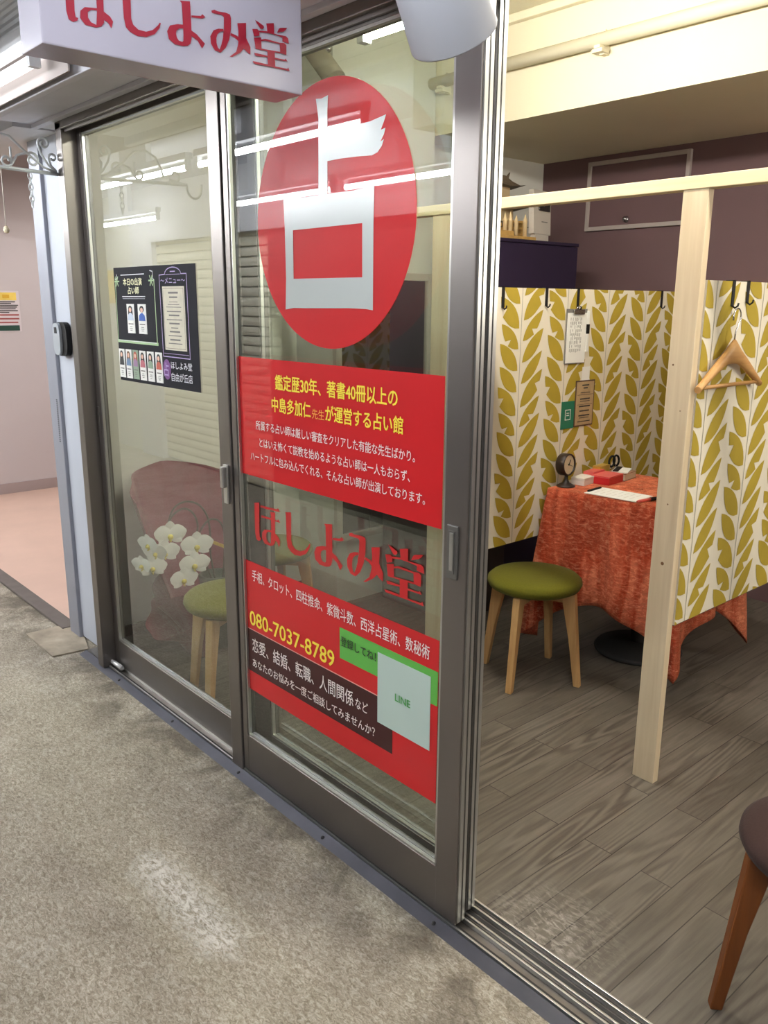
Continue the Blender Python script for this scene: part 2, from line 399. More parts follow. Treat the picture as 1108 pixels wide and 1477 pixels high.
LOGO = [[(0.0008,0.1178),(0.0264,0.1225),(0.0226,0.0328),(0.0241,0.0179),(0.0317,0.0177),(0.028,0.0102),(0.0161,0.0052),(0.0047,0.009),(0.0,0.028)],[(0.0319,0.1161),(0.0675,0.1172),(0.1148,0.1194),(0.1217,0.1238),(0.1315,0.1143),(0.0639,0.1101),(0.0316,0.1096)],[(0.0353,0.087),(0.0724,0.0878),(0.1165,0.087),(0.1213,0.092),(0.1311,0.0831),(0.0721,0.0819),(0.0333,0.0801)],[(0.0796,0.1049),(0.1065,0.1082),(0.1039,0.05),(0.1026,0.0201),(0.0942,0.009),(0.0796,0.0038),(0.0848,0.046),(0.0851,0.1013)],[(0.1038,0.0472),(0.1206,0.0389),(0.1288,0.0278),(0.1225,0.0102),(0.1137,0.0226),(0.1029,0.0267)],[(0.1545,0.1187),(0.1846,0.1238),(0.1837,0.0813),(0.1825,0.0451),(0.1874,0.0317),(0.2019,0.0224),(0.2254,0.0215),(0.246,0.0298),(0.2635,0.0453),(0.268,0.0524),(0.2722,0.0525),(0.2676,0.0391),(0.2514,0.0204),(0.225,0.0079),(0.1984,0.0053),(0.1777,0.0114),(0.1654,0.0213),(0.1607,0.0439),(0.1605,0.0764),(0.1599,0.1167)],[(0.085,0.0516),(0.0511,0.0473),(0.0687,0.0444),(0.0848,0.046)],[(0.0511,0.0473),(0.0382,0.0361),(0.0587,0.0367),(0.0687,0.0444)],[(0.0382,0.0361),(0.036,0.0186),(0.0581,0.0234),(0.0587,0.0367)],[(0.036,0.0186),(0.049,0.0045),(0.0657,0.0138),(0.0581,0.0234)],[(0.049,0.0045),(0.0796,0.0038),(0.0799,0.0104),(0.0657,0.0138)],[(0.0796,0.0038),(0.091,0.0082),(0.0834,0.0159),(0.0799,0.0104)],[(0.091,0.0082),(0.0921,0.0327),(0.0841,0.0309),(0.0834,0.0159)],[(0.0921,0.0327),(0.085,0.0516),(0.0848,0.046),(0.0841,0.0309)],[(0.3344,0.1222),(0.3681,0.1272),(0.3689,0.0707),(0.3683,0.0314),(0.3635,0.0164),(0.3542,0.0092),(0.3401,0.0057),(0.3422,0.0351),(0.3416,0.094),(0.3405,0.1172)],[(0.3707,0.0915),(0.4022,0.0965),(0.4067,0.1019),(0.417,0.0964),(0.4066,0.0903),(0.3706,0.0863)],[(0.368,0.0519),(0.3852,0.0452),(0.4113,0.0252),(0.4014,0.0104),(0.388,0.0283),(0.3678,0.0372)],[(0.4375,0.1174),(0.4476,0.122),(0.459,0.1201),(0.4872,0.1219),(0.5011,0.1199),(0.5039,0.1103),(0.5025,0.0803),(0.4956,0.0524),(0.4815,0.0262),(0.4644,0.0108),(0.4572,0.0105),(0.4702,0.0386),(0.4773,0.0669),(0.4793,0.1086),(0.4732,0.1129),(0.4475,0.112),(0.4389,0.112)],[(0.5012,0.0706),(0.5205,0.0677),(0.5314,0.0629),(0.5315,0.0499),(0.515,0.0608),(0.4998,0.0637)],[(0.5258,0.1014),(0.5567,0.1084),(0.5552,0.0668),(0.5698,0.0446),(0.5689,0.0232),(0.5547,0.0297),(0.5465,0.036),(0.5317,0.0219),(0.5041,0.0059),(0.4943,0.0047),(0.5179,0.0222),(0.5261,0.0448),(0.5286,0.0789)],[(0.3426,0.0619),(0.3239,0.0596),(0.33,0.0501),(0.3425,0.052)],[(0.3239,0.0596),(0.3,0.0516),(0.3204,0.0429),(0.33,0.0501)],[(0.3,0.0516),(0.29,0.0349),(0.3178,0.0353),(0.3204,0.0429)],[(0.29,0.0349),(0.2944,0.0158),(0.3201,0.0239),(0.3178,0.0353)],[(0.2944,0.0158),(0.3134,0.0052),(0.3262,0.0173),(0.3201,0.0239)],[(0.3134,0.0052),(0.3401,0.0057),(0.3372,0.016),(0.3262,0.0173)],[(0.3401,0.0057),(0.3573,0.0119),(0.342,0.0211),(0.3372,0.016)],[(0.3573,0.0119),(0.3577,0.0387),(0.3422,0.0371),(0.342,0.0211)],[(0.3577,0.0387),(0.3426,0.0619),(0.3425,0.052),(0.3422,0.0371)],[(0.4759,0.0763),(0.4589,0.0739),(0.4646,0.0667),(0.4759,0.0703)],[(0.4589,0.0739),(0.4416,0.0661),(0.4545,0.0577),(0.4646,0.0667)],[(0.4416,0.0661),(0.4298,0.048),(0.4507,0.0472),(0.4545,0.0577)],[(0.4298,0.048),(0.4311,0.029),(0.4507,0.0338),(0.4507,0.0472)],[(0.4311,0.029),(0.4442,0.013),(0.4544,0.0223),(0.4507,0.0338)],[(0.4442,0.013),(0.4644,0.0108),(0.4601,0.018),(0.4544,0.0223)],[(0.4644,0.0108),(0.473,0.0222),(0.4673,0.0341),(0.4601,0.018)],[(0.473,0.0222),(0.4801,0.0448),(0.4731,0.0507),(0.4673,0.0341)],[(0.4801,0.0448),(0.4759,0.0763),(0.4759,0.0703),(0.4731,0.0507)],[(0.5884,0.1229),(0.6016,0.1189),(0.6197,0.1125),(0.6208,0.1079),(0.6149,0.1023),(0.6069,0.1025),(0.5946,0.1152)],[(0.6295,0.121),(0.6576,0.1274),(0.6582,0.0987),(0.6328,0.0968)],[(0.6688,0.1026),(0.6761,0.1153),(0.6818,0.1187),(0.7079,0.1241),(0.7043,0.1185),(0.6933,0.1105)],[(0.5775,0.0957),(0.5958,0.0993),(0.6029,0.0946),(0.6031,0.0819),(0.5838,0.0759)],[(0.6029,0.096),(0.6298,0.0995),(0.6689,0.0978),(0.703,0.0992),(0.7106,0.0943),(0.7137,0.0798),(0.6883,0.0819),(0.689,0.0931),(0.6593,0.0955),(0.6299,0.0951),(0.603,0.0915)],[(0.5829,0.0728),(0.6092,0.0785),(0.6097,0.0474),(0.5873,0.0453)],[(0.6093,0.0724),(0.6242,0.0775),(0.6789,0.0761),(0.696,0.0783),(0.7036,0.0734),(0.7024,0.0454),(0.6796,0.0472),(0.678,0.0722),(0.6243,0.072),(0.6094,0.0683)],[(0.5873,0.047),(0.6307,0.0481),(0.6795,0.0507),(0.6796,0.0463),(0.6308,0.0443),(0.5873,0.0427)],[(0.6307,0.0478),(0.6582,0.0493),(0.6592,0.0025),(0.6314,0.0047)],[(0.5823,0.0304),(0.5926,0.0312),(0.631,0.0312),(0.631,0.027),(0.5865,0.0228)],[(0.6586,0.0305),(0.6962,0.0312),(0.6993,0.0351),(0.707,0.0273),(0.6587,0.0259)],[(0.5753,0.0068),(0.6314,0.0066),(0.6601,0.0056),(0.7053,0.0065),(0.7086,0.0114),(0.7145,0.0012),(0.6592,0.0015),(0.5806,0.0)]]
URANAI = [[(-1.7034,1.9583),(-1.683,1.956),(-1.6573,1.959),(-1.6602,1.9267),(-1.663,1.7466),(-1.6979,1.7467),(-1.6945,1.9135)],[(-1.6609,1.8824),(-1.5819,1.8821),(-1.5082,1.8827),(-1.4557,1.8892),(-1.4625,1.8763),(-1.4727,1.8608),(-1.4575,1.8629),(-1.4622,1.8509),(-1.4739,1.8375),(-1.4621,1.8411),(-1.469,1.8283),(-1.4829,1.817),(-1.5022,1.8128),(-1.552,1.8163),(-1.6132,1.8187),(-1.6619,1.8186)],[(-1.844,1.7483),(-1.7467,1.7468),(-1.6622,1.747),(-1.5673,1.7458),(-1.4932,1.7504),(-1.4956,1.6735),(-1.5349,1.6736),(-1.8052,1.6729),(-1.8404,1.6728)],[(-1.8404,1.6728),(-1.8052,1.6729),(-1.8064,1.5559),(-1.8392,1.5564)],[(-1.5349,1.6736),(-1.4956,1.6735),(-1.4965,1.5544),(-1.5348,1.5551)],[(-1.8392,1.5564),(-1.8064,1.5559),(-1.5348,1.5551),(-1.4965,1.5544),(-1.4968,1.4817),(-1.5217,1.4843),(-1.5841,1.4856),(-1.7537,1.484),(-1.8088,1.484),(-1.844,1.4799)]]

# ------------------------------------------------------------------ setting
XL, XR = -12, 3.2
sbox('floor', 'carpet', XL, XR, -1.25, 1.262, -.06, 0)
sbox('floor', 'carpet', XL, -3.24, 1.262, 1.372, -.06, -.0005)
sbox('floor', 'planks', -3.6, XR, 1.40, 4.4, -.06, 0)
sbox('floor', 'pinkfloor', -7.1, -3.72, 1.372, 4.4, -.06, .004)
o = MB()                                                     # lifted rectangle of flooring at the foot of the pillar
o.prism([(-3.79, 1.15, .0005), (-3.46, 1.150, .0005), (-3.44, 1.30, .0005), (-3.60, 1.345, .0005), (-3.79, 1.345, .0005)], (0, 0, .007))
struct(o.build('trim_9', MT['patch']))
sbox('trim_1', 'thresh', -7.1, -3.74, 1.30, 1.372, 0, .012, bev=.003)
# sill: sloping galvanised strip, then the double door track
o = MB(); o.prism([(-3.42, 1.250, .0), (-3.42, 1.282, .013), (-3.42, 1.282, 0)], (XR+3.42, 0, 0))
sill = struct(o.build('trim_2', MT['ramp']))
sc = MB()
for k in range(9):
    x = -3.05+k*.453
    sc.lathe([(0, .0022), (.005, .002), (.006, 0)], (x, 1.266, .0068), (0, -.38, .92), 10)
sc.build('screws', MT['black'], sill)
o = MB(); o.box(-3.42, XR, 1.286, 1.405, .0, .012)
g_ = MB()
for y in (1.296, 1.333, 1.358, 1.384): g_.box(-3.24, XR, y-.005, y+.005, .0118, .0126)
rg = MB()
for y, h in ((1.288, .018), (1.322, .024), (1.345, .017), (1.372, .024), (1.396, .020)): rg.box(-3.24, XR, y-.0028, y+.0028, .010, h, .001)
tk = struct(o.build('trim_3', MT['track'])); rg.build('track_ridges', MT['alu'], tk); g_.build('track_grooves', MT['gap'], tk)
# outer frame of the shopfront
fr = MB()
fr.box(-3.240, -3.188, 1.262, 1.354, .012, 2.118, .003)
struct(fr.build('trim_4', MT['bronze']))
hd = MB(); hd.box(-3.240, XR, 1.262, 1.285, 2.092, 2.124, .003); hd.box(-3.240, XR, 1.275, 1.283, 2.082, 2.094)
struct(hd.build('trim_5', MT['bronze']))
sbox('wall_front', 'white', -3.72, XR, 1.262, 1.40, 2.124, 2.9)
# mullion with crescent latch
mu = MB(); mu.box(-2.203, -2.140, 1.280, 1.340, .012, 2.092, .003); mu.mat(MT['gap']); mu.box(-2.140, -2.136, 1.292, 1.330, .012, 2.092)
mu.mats[0] = MT['bronze']
mb = MB(); mb.mat(MT['bronze']).box(-2.203, -2.140, 1.280, 1.340, .012, 2.092, .003); mb.mat(MT['gap']).box(-2.140, -2.135, 1.292, 1.330, .012, 2.092)
mul = struct(mb.build('trim_6')); mu.bm.free()
la = MB(); la.box(-2.176, -2.152, 1.272, 1.280, .905, 1.025, .003); la.box(-2.172, -2.156, 1.258, 1.273, .955, 1.02, .004)
la.build('latch', MT['alu'], mul)

def leaf(name, x0, x1, y0, y1, z0, z1, sl, sr, rb, rt_, pane='glass_pane'):
    root = struct(empty(name, (x0, y0, z0)))
    m = MB(); m.box(x0, x0+sl, y0, y1, z0, z1, .002); m.build('left_stile', MT['bronze'], root)
    m = MB(); m.box(x1-sr, x1, y0, y1, z0, z1, .002); m.build('right_stile', MT['bronze'], root)
    m = MB(); m.box(x0+sl, x1-sr, y0+.001, y1-.001, z0, z0+rb); m.build('bottom_rail', MT['bronze'], root)
    m = MB(); m.box(x0+sl, x1-sr, y0+.001, y1-.001, z1-rt_, z1); m.build('top_rail', MT['bronze'], root)
    gx0, gx1, gz0, gz1 = x0+sl, x1-sr, z0+rb, z1-rt_
    t = .007; yc = (y0+y1)/2
    def ring(t, ya, yb):
        m = MB(); m.box(gx0, gx0+t, ya, yb, gz0, gz1); m.box(gx1-t, gx1, ya, yb, gz0, gz1)
        m.box(gx0, gx1, ya, yb, gz0, gz0+t); m.box(gx0, gx1, ya, yb, gz1-t, gz1); return m
    ring(.0055, yc, y1-.003).build('inner_bead', MT['alu_dark'], root)
    m = ring(t, y0+.003, yc-.003)
    m.build('glazing_bead', MT['alu'], root)
    m = MB(); m.box(gx0+.002, gx1-.002, yc-.003, yc+.003, gz0+.002, gz1-.002); m.build(pane, MT['glass'], root)
    return root
w1 = leaf('window_1', -3.188, -2.203, 1.318, 1.350, .022, 2.100, .036, .012, .110, .018)
m = MB(); m.box(-3.182, -3.166, 1.314, 1.319, .99, 1.10, .002); m.build('finger_pull', MT['bronze'], w1)
d1 = leaf('door_1', -2.135, -1.184, 1.285, 1.317, .024, 2.098, .026, .070, .125, .022)
d2 = leaf('door_2', -2.172, -1.200, 1.338, 1.370, .024, 2.122, .118, .070, .125, .016)
m = MB(); m.box(-1.241, -1.208, 1.280, 1.286, .905, 1.028, .002); m.mat(MT['gap']).box(-1.234, -1.216, 1.278, 1.281, .918, 1.016)
m.mats = [MT['alu_dark'], MT['gap']]
pull = m.build('pull_handle', None, d1)
m = MB(); m.box(-1.229, -1.218, 1.2765, 1.279, .925, 1.012, .001); m.build('pull_plate', MT['alu'], pull)
m = MB(); m.box(-1.184, -1.180, 1.290, 1.300, .03, 2.09); m.box(-1.184, -1.181, 1.306, 1.315, .03, 2.09); m.build('edge_strip', MT['alu'], d1)
m = MB(); m.box(-1.200, -1.195, 1.343, 1.352, .03, 2.09); m.box(-1.200, -1.196, 1.358, 1.368, .03, 2.09); m.build('edge_strip', MT['alu'], d2)
m = MB(); m.box(-1.200, -1.1975, 1.318, 1.337, .03, 2.09); m.build('brush_seal', MT['gap'], d2)

# pillar and jamb to the left of the shopfront
sbox('wall_left', 'white_panel', -3.60, -3.241, 1.338, 1.356, .012, 2.13)
sbox('trim_7', 'jamb', -3.70, -3.588, 1.322, 1.62, 0, 2.13, bev=.004)
vs_ = MB()
for k in range(22): vs_.box(-3.622, -3.612, 1.3205, 1.3235, .905+k*.0085, .909+k*.0085)
vs_.build('vent_slots', MT['gap'], [x for x in bpy.data.objects if x.name == 'trim_7'][0])
sbox('wall_neighbour', 'pinkwall', -7.1, -6.85, 1.372, 4.4, 0, 2.9)
sbox('wall_neighbour_rear', 'pinkwall', -7.1, -3.72, 4.25, 4.4, 0, 2.9)
sbox('wall_neighbour_right', 'pinkwall', -3.74, -3.64, 1.62, 4.4, 0, 2.9)
sbox('baseboard_neighbour', 'pinkbase', -6.85, -6.838, 1.40, 4.25, .004, .085)
sbox('ceiling', 'white', -7.1, -3.72, 1.372, 4.4, 2.75, 2.9)
sbox('trim_8', 'white', -7.1, -3.40, 1.17, 1.40, 2.118, 2.9)
sbox('wall_front_left', 'white', XL, -7.1, 1.262, 1.40, 0, 2.9)

# arcade soffit above the shopfront and the arcade ceiling
sf = MB(); sf.box(-3.40, XR, 1.052, 1.262, 2.132, 2.9); struct(sf.build('ceiling', MT['soffit']))
sbox('trim_10', 'soffit', -3.40, XR, 1.236, 1.2615, 2.118, 2.132, bev=.002)
sbox('trim_11', 'soffit', -3.41, XR, 1.030, 1.058, 2.100, 2.16, bev=.004)
sbox('ceiling', 'ceilw', XL, XR, -1.25, 1.052, 2.50, 2.62)
# opposite side of the arcade (what the glass reflects)
sh = MB(); zz = .02
while zz < 2.02:
    sh.prism([(-7.5, -1.15, zz), (-7.5, -1.121, zz+.001), (-7.5, -1.116, zz+.030), (-7.5, -1.119, zz+.064), (-7.5, -1.15, zz+.068)], (1.95, 0, 0)); zz += .076
struct(sh.build('wall_opposite', MT['shutter']))
sbox('wall_opposite_left', 'cream', XL, -7.94, -1.25, -1.13, 0, 2.62)
sbox('wall_opposite_pillar', 'white', -7.94, -7.5, -1.25, -1.07, 0, 2.62)
sbox('wall_opposite_right', 'facing', -5.55, XR, -1.25, -1.12, 0, 2.02)
sbox('wall_opposite_top', 'white', -7.5, XR, -1.25, -1.05, 2.02, 2.62)
sbox('wall_opposite_backing', 'white', -7.5, XR, -1.25, -1.15, 0, 2.02)
sbox('wall_arcade_end', 'cream', XL-.1, XL, -1.25, 1.4, 0, 2.62)

# shop room
sbox('wall_shop_left', 'cream', -3.60, -3.49, 1.356, 2.49, 0, 2.9)
sbox('wall_shop_left_rear', 'cream', -3.60, -3.18, 2.49, 3.125, 0, 2.9)
sbox('wall_shop_left_alcove', 'cream', -3.60, -3.36, 3.125, 4.35, 0, 2.9)
sbox('wall_back', 'purple', -3.36, XR, 4.21, 4.35, 0, 2.9)
sbox('wall_right', 'cream', XR-.1, XR, 1.40, 4.21, 0, 2.9)
sbox('ceiling', 'cream_beam', -3.6, XR, 1.40, 4.4, 2.725, 2.9)
sbox('ceiling_beam', 'cream_beam', -3.36, XR-.1, 3.136, 4.21, 2.298, 2.725).name = 'trim_12'
sbox('trim_13', 'cream_beam', -3.36, XR-.1, 3.10, 3.136, 2.69, 2.725, bev=.006)
sbox('baseboard_left', 'darkwood', -3.49, -3.478, 1.41, 2.49, 0, .05)

# ------------------------------------------------------------------ decals on the glass door
GY = 1.2965                                           # just in front of the pane of door_1
def rect(mb, x0, x1, z0, z1, y): mb.poly([(x0, y, z0), (x1, y, z0), (x1, y, z1), (x0, y, z1)]); return mb
def flat(name, m, x0, x1, z0, z1, y, parent, th=.0008):
    mb = MB(); mb.box(x0, x1, y-th, y, z0, z1); return mb.build(name, MT[m], parent)
def polyset(mb, polys, fn, lift=Vector((0, -.00003, 0))):
    for k, p in enumerate(polys): mb.poly([Vector(fn(a, b))+lift*k for a, b in p])
    return mb
XF = GY/1.285
cd = empty('circle_decal', (-1.661, GY, 1.388), 'round red window sticker with one large pale fortune telling character, on the glass door', 'sticker')
mb = MB(); n = 96
mb.prism([(-1.661+.304*math.cos(2*PI*k/n), GY, 1.692+.304*math.sin(2*PI*k/n)) for k in range(n)], (0, -.0008, 0)); mb.build('red_disc', MT['red'], cd)
mb = MB(); polyset(mb, URANAI, lambda a, b: (a, GY-.0016, b)); mb.build('character', MT['pale_vinyl'], cd, weld=None)

ud = empty('upper_banner_decal', (-1.67, GY, 1.011), 'red rectangular window sticker with yellow and white lines of writing, directly under the round sticker', 'sticker')
flat('red_field', 'red', -2.084, -1.2615, 1.011, 1.3485, GY, ud)
def line(root, name, m, body, x0, x1, z, em, bold=0, y=GY-.0010):
    mb = MB(); text(mb, body, (x0, y, z), X, Z, x1-x0, em, bold); return mb.build(name, MT[m], root, weld=None)
line(ud, 'lettering', 'yellow', '鑑定歴30年、著書40冊以上の', -1.900, -1.410, 1.289, .041, .022)
line(ud, 'lettering', 'yellow', '中島多加仁', -1.919, -1.742, 1.228, .040, .022)
line(ud, 'lettering', 'orange', '先生', -1.736, -1.684, 1.221, .026)
line(ud, 'lettering', 'yellow', 'が運営する占い館', -1.679, -1.390, 1.228, .040, .022)
line(ud, 'lettering', 'white_ink', '所属する占い師は厳しい審査をクリアした有能な先生ばかり。', -2.002, -1.349, 1.162, .0265, .006)
line(ud, 'lettering', 'white_ink', 'とはいえ怖くて説教を始めるような占い師は一人もおらず、', -1.986, -1.365, 1.114, .0265, .006)
line(ud, 'lettering', 'white_ink', 'ハートフルに包み込んでくれる、そんな占い師が出演しております。', -2.034, -1.314, 1.070, .0265, .006)

nd = MB(); polyset(nd, LOGO, lambda a, b: (a-2.026, GY-.0004, b+.8141))
tag(nd.build('shop_name_decal', MT['red_text'], weld=None), 'red cut-out shop name letters on clear glass between the two red banners', 'sticker')

ld = empty('lower_banner_decal', (-1.67, GY, .323), 'red window sticker with phone number, green strip and white card, low on the door', 'sticker')
flat('red_field', 'red', -2.087, -1.2595, .323, .7455, GY, ld)
flat('green_strip', 'green_vinyl', -1.628, -1.2605, .580, .667, GY-.0008, ld)
flat('dark_strip', 'dark_vinyl', -2.087, -1.417, .3875, .526, GY-.0008, ld)
flat('pink_line', 'pink_line', -2.087, -1.417, .526, .5285, GY-.0008, ld)
cd_ = flat('white_card', 'card', -1.473, -1.283, .4555, .648, GY-.0018, ld)
line(cd_, 'lettering', 'green_ink', 'LINE', -1.405, -1.350, .551, .019, .02, GY-.003)
line(ld, 'lettering', 'white_ink', '手相、タロット、四柱推命、紫微斗数、西洋占星術、数秘術', -2.048, -1.289, .706, .036, .006)
line(ld, 'lettering', 'yellow', '080-7037-8789', -2.068, -1.652, .566, .046, .022)
line(ld, 'lettering', 'black_ink', '登録してね！', -1.621, -1.479, .632, .027, .010, GY-.0026)
line(ld, 'lettering', 'white_ink', '恋愛、結婚、転職、人間関係', -2.058, -1.570, .4805, .045, .006, GY-.0018)
line(ld, 'lettering', 'white_ink', 'など', -1.561, -1.510, .476, .030, .006, GY-.0018)
line(ld, 'lettering', 'white_ink', 'あなたのお悩みを一度ご相談してみませんか？', -2.059, -1.482, .421, .029, .006, GY-.0018)

XF = None
# ------------------------------------------------------------------ blackboard-style poster on the left pane
BY = 1.3295
bp = empty('blackboard_poster', (-2.68, BY, 1.216), 'black chalkboard style poster with photo cards stuck on the left window pane', 'poster')
flat('board', 'chalk', -2.974, -2.386, 1.217, 1.612, BY, bp, .0012)
b1 = BY-.0022
def strokes(mb, pts, w, y, closed=False):
    pts = [Vector((p[0], y, p[1])) for p in pts]
    if closed: pts = pts+[pts[0]]
    for a, b in zip(pts, pts[1:]):
        d = (b-a).normalized(); q = Vector((-d.z, 0, d.x))*w/2; e = d*w/2
        mb.poly([a-e-q, b+e-q, b+e+q, a-e+q])
    return mb
mb = MB(); mb.mat(MT['chalk_g'])
strokes(mb, [(-2.962, 1.575), (-2.968, 1.360)], .004, b1); strokes(mb, [(-2.664, 1.566), (-2.664, 1.357)], .005, b1)
strokes(mb, [(-2.970, 1.358), (-2.662, 1.357)], .010, b1)
mb.mat(MT['chalk_w']); strokes(mb, [(-2.966, 1.361), (-2.668, 1.360)], .002, b1-.0004)
strokes(mb, [(-2.950, 1.588), (-2.945, 1.575), (-2.962, 1.572)], .003, b1); strokes(mb, [(-2.690, 1.597), (-2.672, 1.594), (-2.672, 1.572), (-2.662, 1.566)], .003, b1)
for lx in (-2.948, -2.683):
    for k in range(6):
        a = k*1.05; mb.mat(MT['chalk_g']); strokes(mb, [(lx, 1.565), (lx+.017*math.cos(a), 1.565+.017*math.sin(a))], .005, b1-.0006)
mb.build('chalk_frame', None, bp, weld=None)
mb = MB(); text(mb, '本日の出演', (-2.897, b1, 1.5625), X, Z, .145, .024, .03); mb.build('lettering', MT['chalk_y'], bp, weld=None); mb = MB(); text(mb, '占い師', (-2.862, b1, 1.5335), X, Z, .085, .024, .03); mb.build('lettering', MT['chalk_y'], bp, weld=None)
mb = MB(); strokes(mb, [(-2.915, 1.586), (-2.735, 1.587)], .003, b1); strokes(mb, [(-2.912, 1.513), (-2.736, 1.513)], .003, b1); strokes(mb, [(-2.910, 1.506), (-2.738, 1.506)], .001, b1)
mb.build('chalk_lines', MT['chalk_w'], bp, weld=None)
def photo_card(x0, x1, z0, z1, hair, cloth, back='cardw', long_=True):
    f = flat('photo_card', back, x0, x1, z0, z1, BY-.0012, bp, .001)
    w = x1-x0; h = z1-z0; cx = (x0+x1)/2; y = b1-.0008
    mb = MB(); mb.mat(MT[hair]); ell(mb, cx, z0+h*.83, w*.27, h*.115, y)
    if long_: mb.poly([(cx-w*.27, y, z0+h*.83), (cx+w*.27, y, z0+h*.83), (cx+w*.33, y, z0+h*.62), (cx-w*.33, y, z0+h*.62)])
    mb.mat(MT[cloth]); mb.poly([(cx-w*.40, y-.0002, z0+h*.44), (cx+w*.40, y-.0002, z0+h*.44), (cx+w*.34, y-.0002, z0+h*.62), (cx+w*.1, y-.0002, z0+h*.70), (cx-w*.1, y-.0002, z0+h*.70), (cx-w*.34, y-.0002, z0+h*.62)])
    mb.mat(MT['skin']); ell(mb, cx, z0+h*.80, w*.17, h*.08, y-.0004)
    mb.build('portrait', None, f, weld=None)
    mb = MB()
    for k, (zz, ww) in enumerate(((.32, .6), (.22, .3), (.16, .36), (.10, .24))): strokes(mb, [(cx-w*ww/2, z0+h*zz), (cx+w*ww/2, z0+h*zz)], .0035 if k == 0 else .002, y)
    mb.build('printed_lines', MT['ink_grey'], f, weld=None)
def ell(mb, cx, cz, rx, rz, y, n=18): mb.poly([(cx+rx*math.cos(2*PI*k/n), y, cz+rz*math.sin(2*PI*k/n)) for k in range(n)])
photo_card(-2.884, -2.826, 1.388, 1.488, 'hair', 'c_pale'); photo_card(-2.797, -2.735, 1.388, 1.488, 'hair', 'c_blue', long_=False)
for k, (h_, c_, bk) in enumerate((('hair', 'c_black', 'cardw'), ('c_brown', 'c_steel', 'cardw'), ('c_red', 'c_mauve', 'c_sage'), ('hair', 'c_rose', 'cardw'), ('hair', 'c_sage', 'cardw'), ('hair', 'c_red', 'cardw'))):
    x = (-2.973, -2.917, -2.862, -2.807, -2.748, -2.686)[k]
    photo_card(x, x+(.046, .047, .046, .048, .050, .049)[k], 1.228, 1.330, h_, c_, bk)
mb = MB(); strokes(mb, [(-2.625, 1.581), (-2.586, 1.583)]+[(-2.532+.054*math.cos(a), 1.583+.021*math.sin(a)) for a in [PI-k*PI/10 for k in range(11)]]+[(-2.443, 1.583), (-2.443, 1.319), (-2.625, 1.320)], .003, b1, True)
strokes(mb, [(-2.580, 1.582), (-2.484, 1.582)], .0015, b1); strokes(mb, [(-2.548, 1.591), (-2.517, 1.591)], .003, b1); strokes(mb, [(-2.618, 1.330), (-2.45, 1.330)], .0015, b1)
mb.build('chalk_frame', MT['chalk_l'], bp, weld=None)
mb = MB(); text(mb, '～メニュー～', (-2.614, b1, 1.563), X, Z, .163, .018, .01); mb.build('lettering', MT['chalk_l'], bp, weld=None)
mc = flat('menu_card', 'cardp', -2.608, -2.462, 1.342, 1.545, BY-.0012, bp, .001)
mb = MB(); mb.mat(MT['brown_edge']); strokes(mb, [(-2.602, 1.348), (-2.468, 1.348), (-2.468, 1.539), (-2.602, 1.539)], .0012, b1-.0006, True)
mb.mat(MT['ink_grey'])
for zz, ww, t in ((1.525, .06, .006), (1.511, .05, .005), (1.496, .055, .002), (1.488, .075, .002), (1.480, .10, .002), (1.466, .09, .003), (1.454, .065, .005), (1.440, .10, .003), (1.428, .065, .005), (1.414, .045, .003), (1.402, .065, .005), (1.389, .085, .003), (1.376, .065, .005), (1.364, .09, .003)):
    strokes(mb, [(-2.535-ww/2, zz), (-2.535+ww/2, zz)], t, b1-.0006)
mb.build('printed_lines', None, mc, weld=None)
mb = MB(); ell(mb, -2.605, 1.277, .027, .034, b1); oval = mb.build('violet_oval', MT['chalk_v'], bp, weld=None)
mb = MB(); text(mb, '占', (-2.622, b1-.0006, 1.277), X, Z, .033, .046, .0); mb.build('lettering', MT['chalk_l'], oval, weld=None)
mb = MB(); text(mb, 'ほしよみ堂', (-2.573, b1, 1.294), X, Z, .141, .024, .012); mb.build('lettering', MT['chalk_w'], bp, weld=None); mb = MB(); text(mb, '自由が丘店', (-2.573, b1, 1.255), X, Z, .141, .028, .012); mb.build('lettering', MT['chalk_w'], bp, weld=None)

# ------------------------------------------------------------------ projecting sign, lamp shade, bracket, chain, reader
sg = empty('projecting_sign', (-1.55, .84, 1.905), 'white box sign with red shop name letters hanging from the soffit', 'sign')
mb = MB(); mb.box(-1.60, -1.504, .577, 1.100, 1.9065, 2.30, .003); mb.build('sign_box', MT['white_gloss'], sg)
mb = MB(); kx = .446/.7145; polyset(mb, LOGO, lambda a, b: (-1.5028, .621+a*kx, 1.9445+b*.076/.127*1.05), Vector((.00003, 0, 0))); mb.build('lettering', MT['sign_red'], sg, weld=None)

sp = empty('spotlight', (-1.05, 1.10, 1.92), 'white cylindrical lamp shade tilted towards the shop above the glass door', 'lamp')
ax = Vector((-.20, .635, -.745)).normalized(); c0 = Vector((-1.079, 1.10, 1.927))
mb = MB(); mb.lathe([(0, -.30), (.060, -.30), (.068, -.294), (.074, -.002), (.0735, 0), (.071, -.001), (.065, -.28), (.0, -.28)], c0, ax, 48)
mb.build('lamp_shade', MT['shade'], sp)
mb = MB(); q = c0-ax*.29; mb.tube([q, q+Vector((0, .10, .06))], .014, 10); mb.build('mount', MT['ivorylamp'], sp)

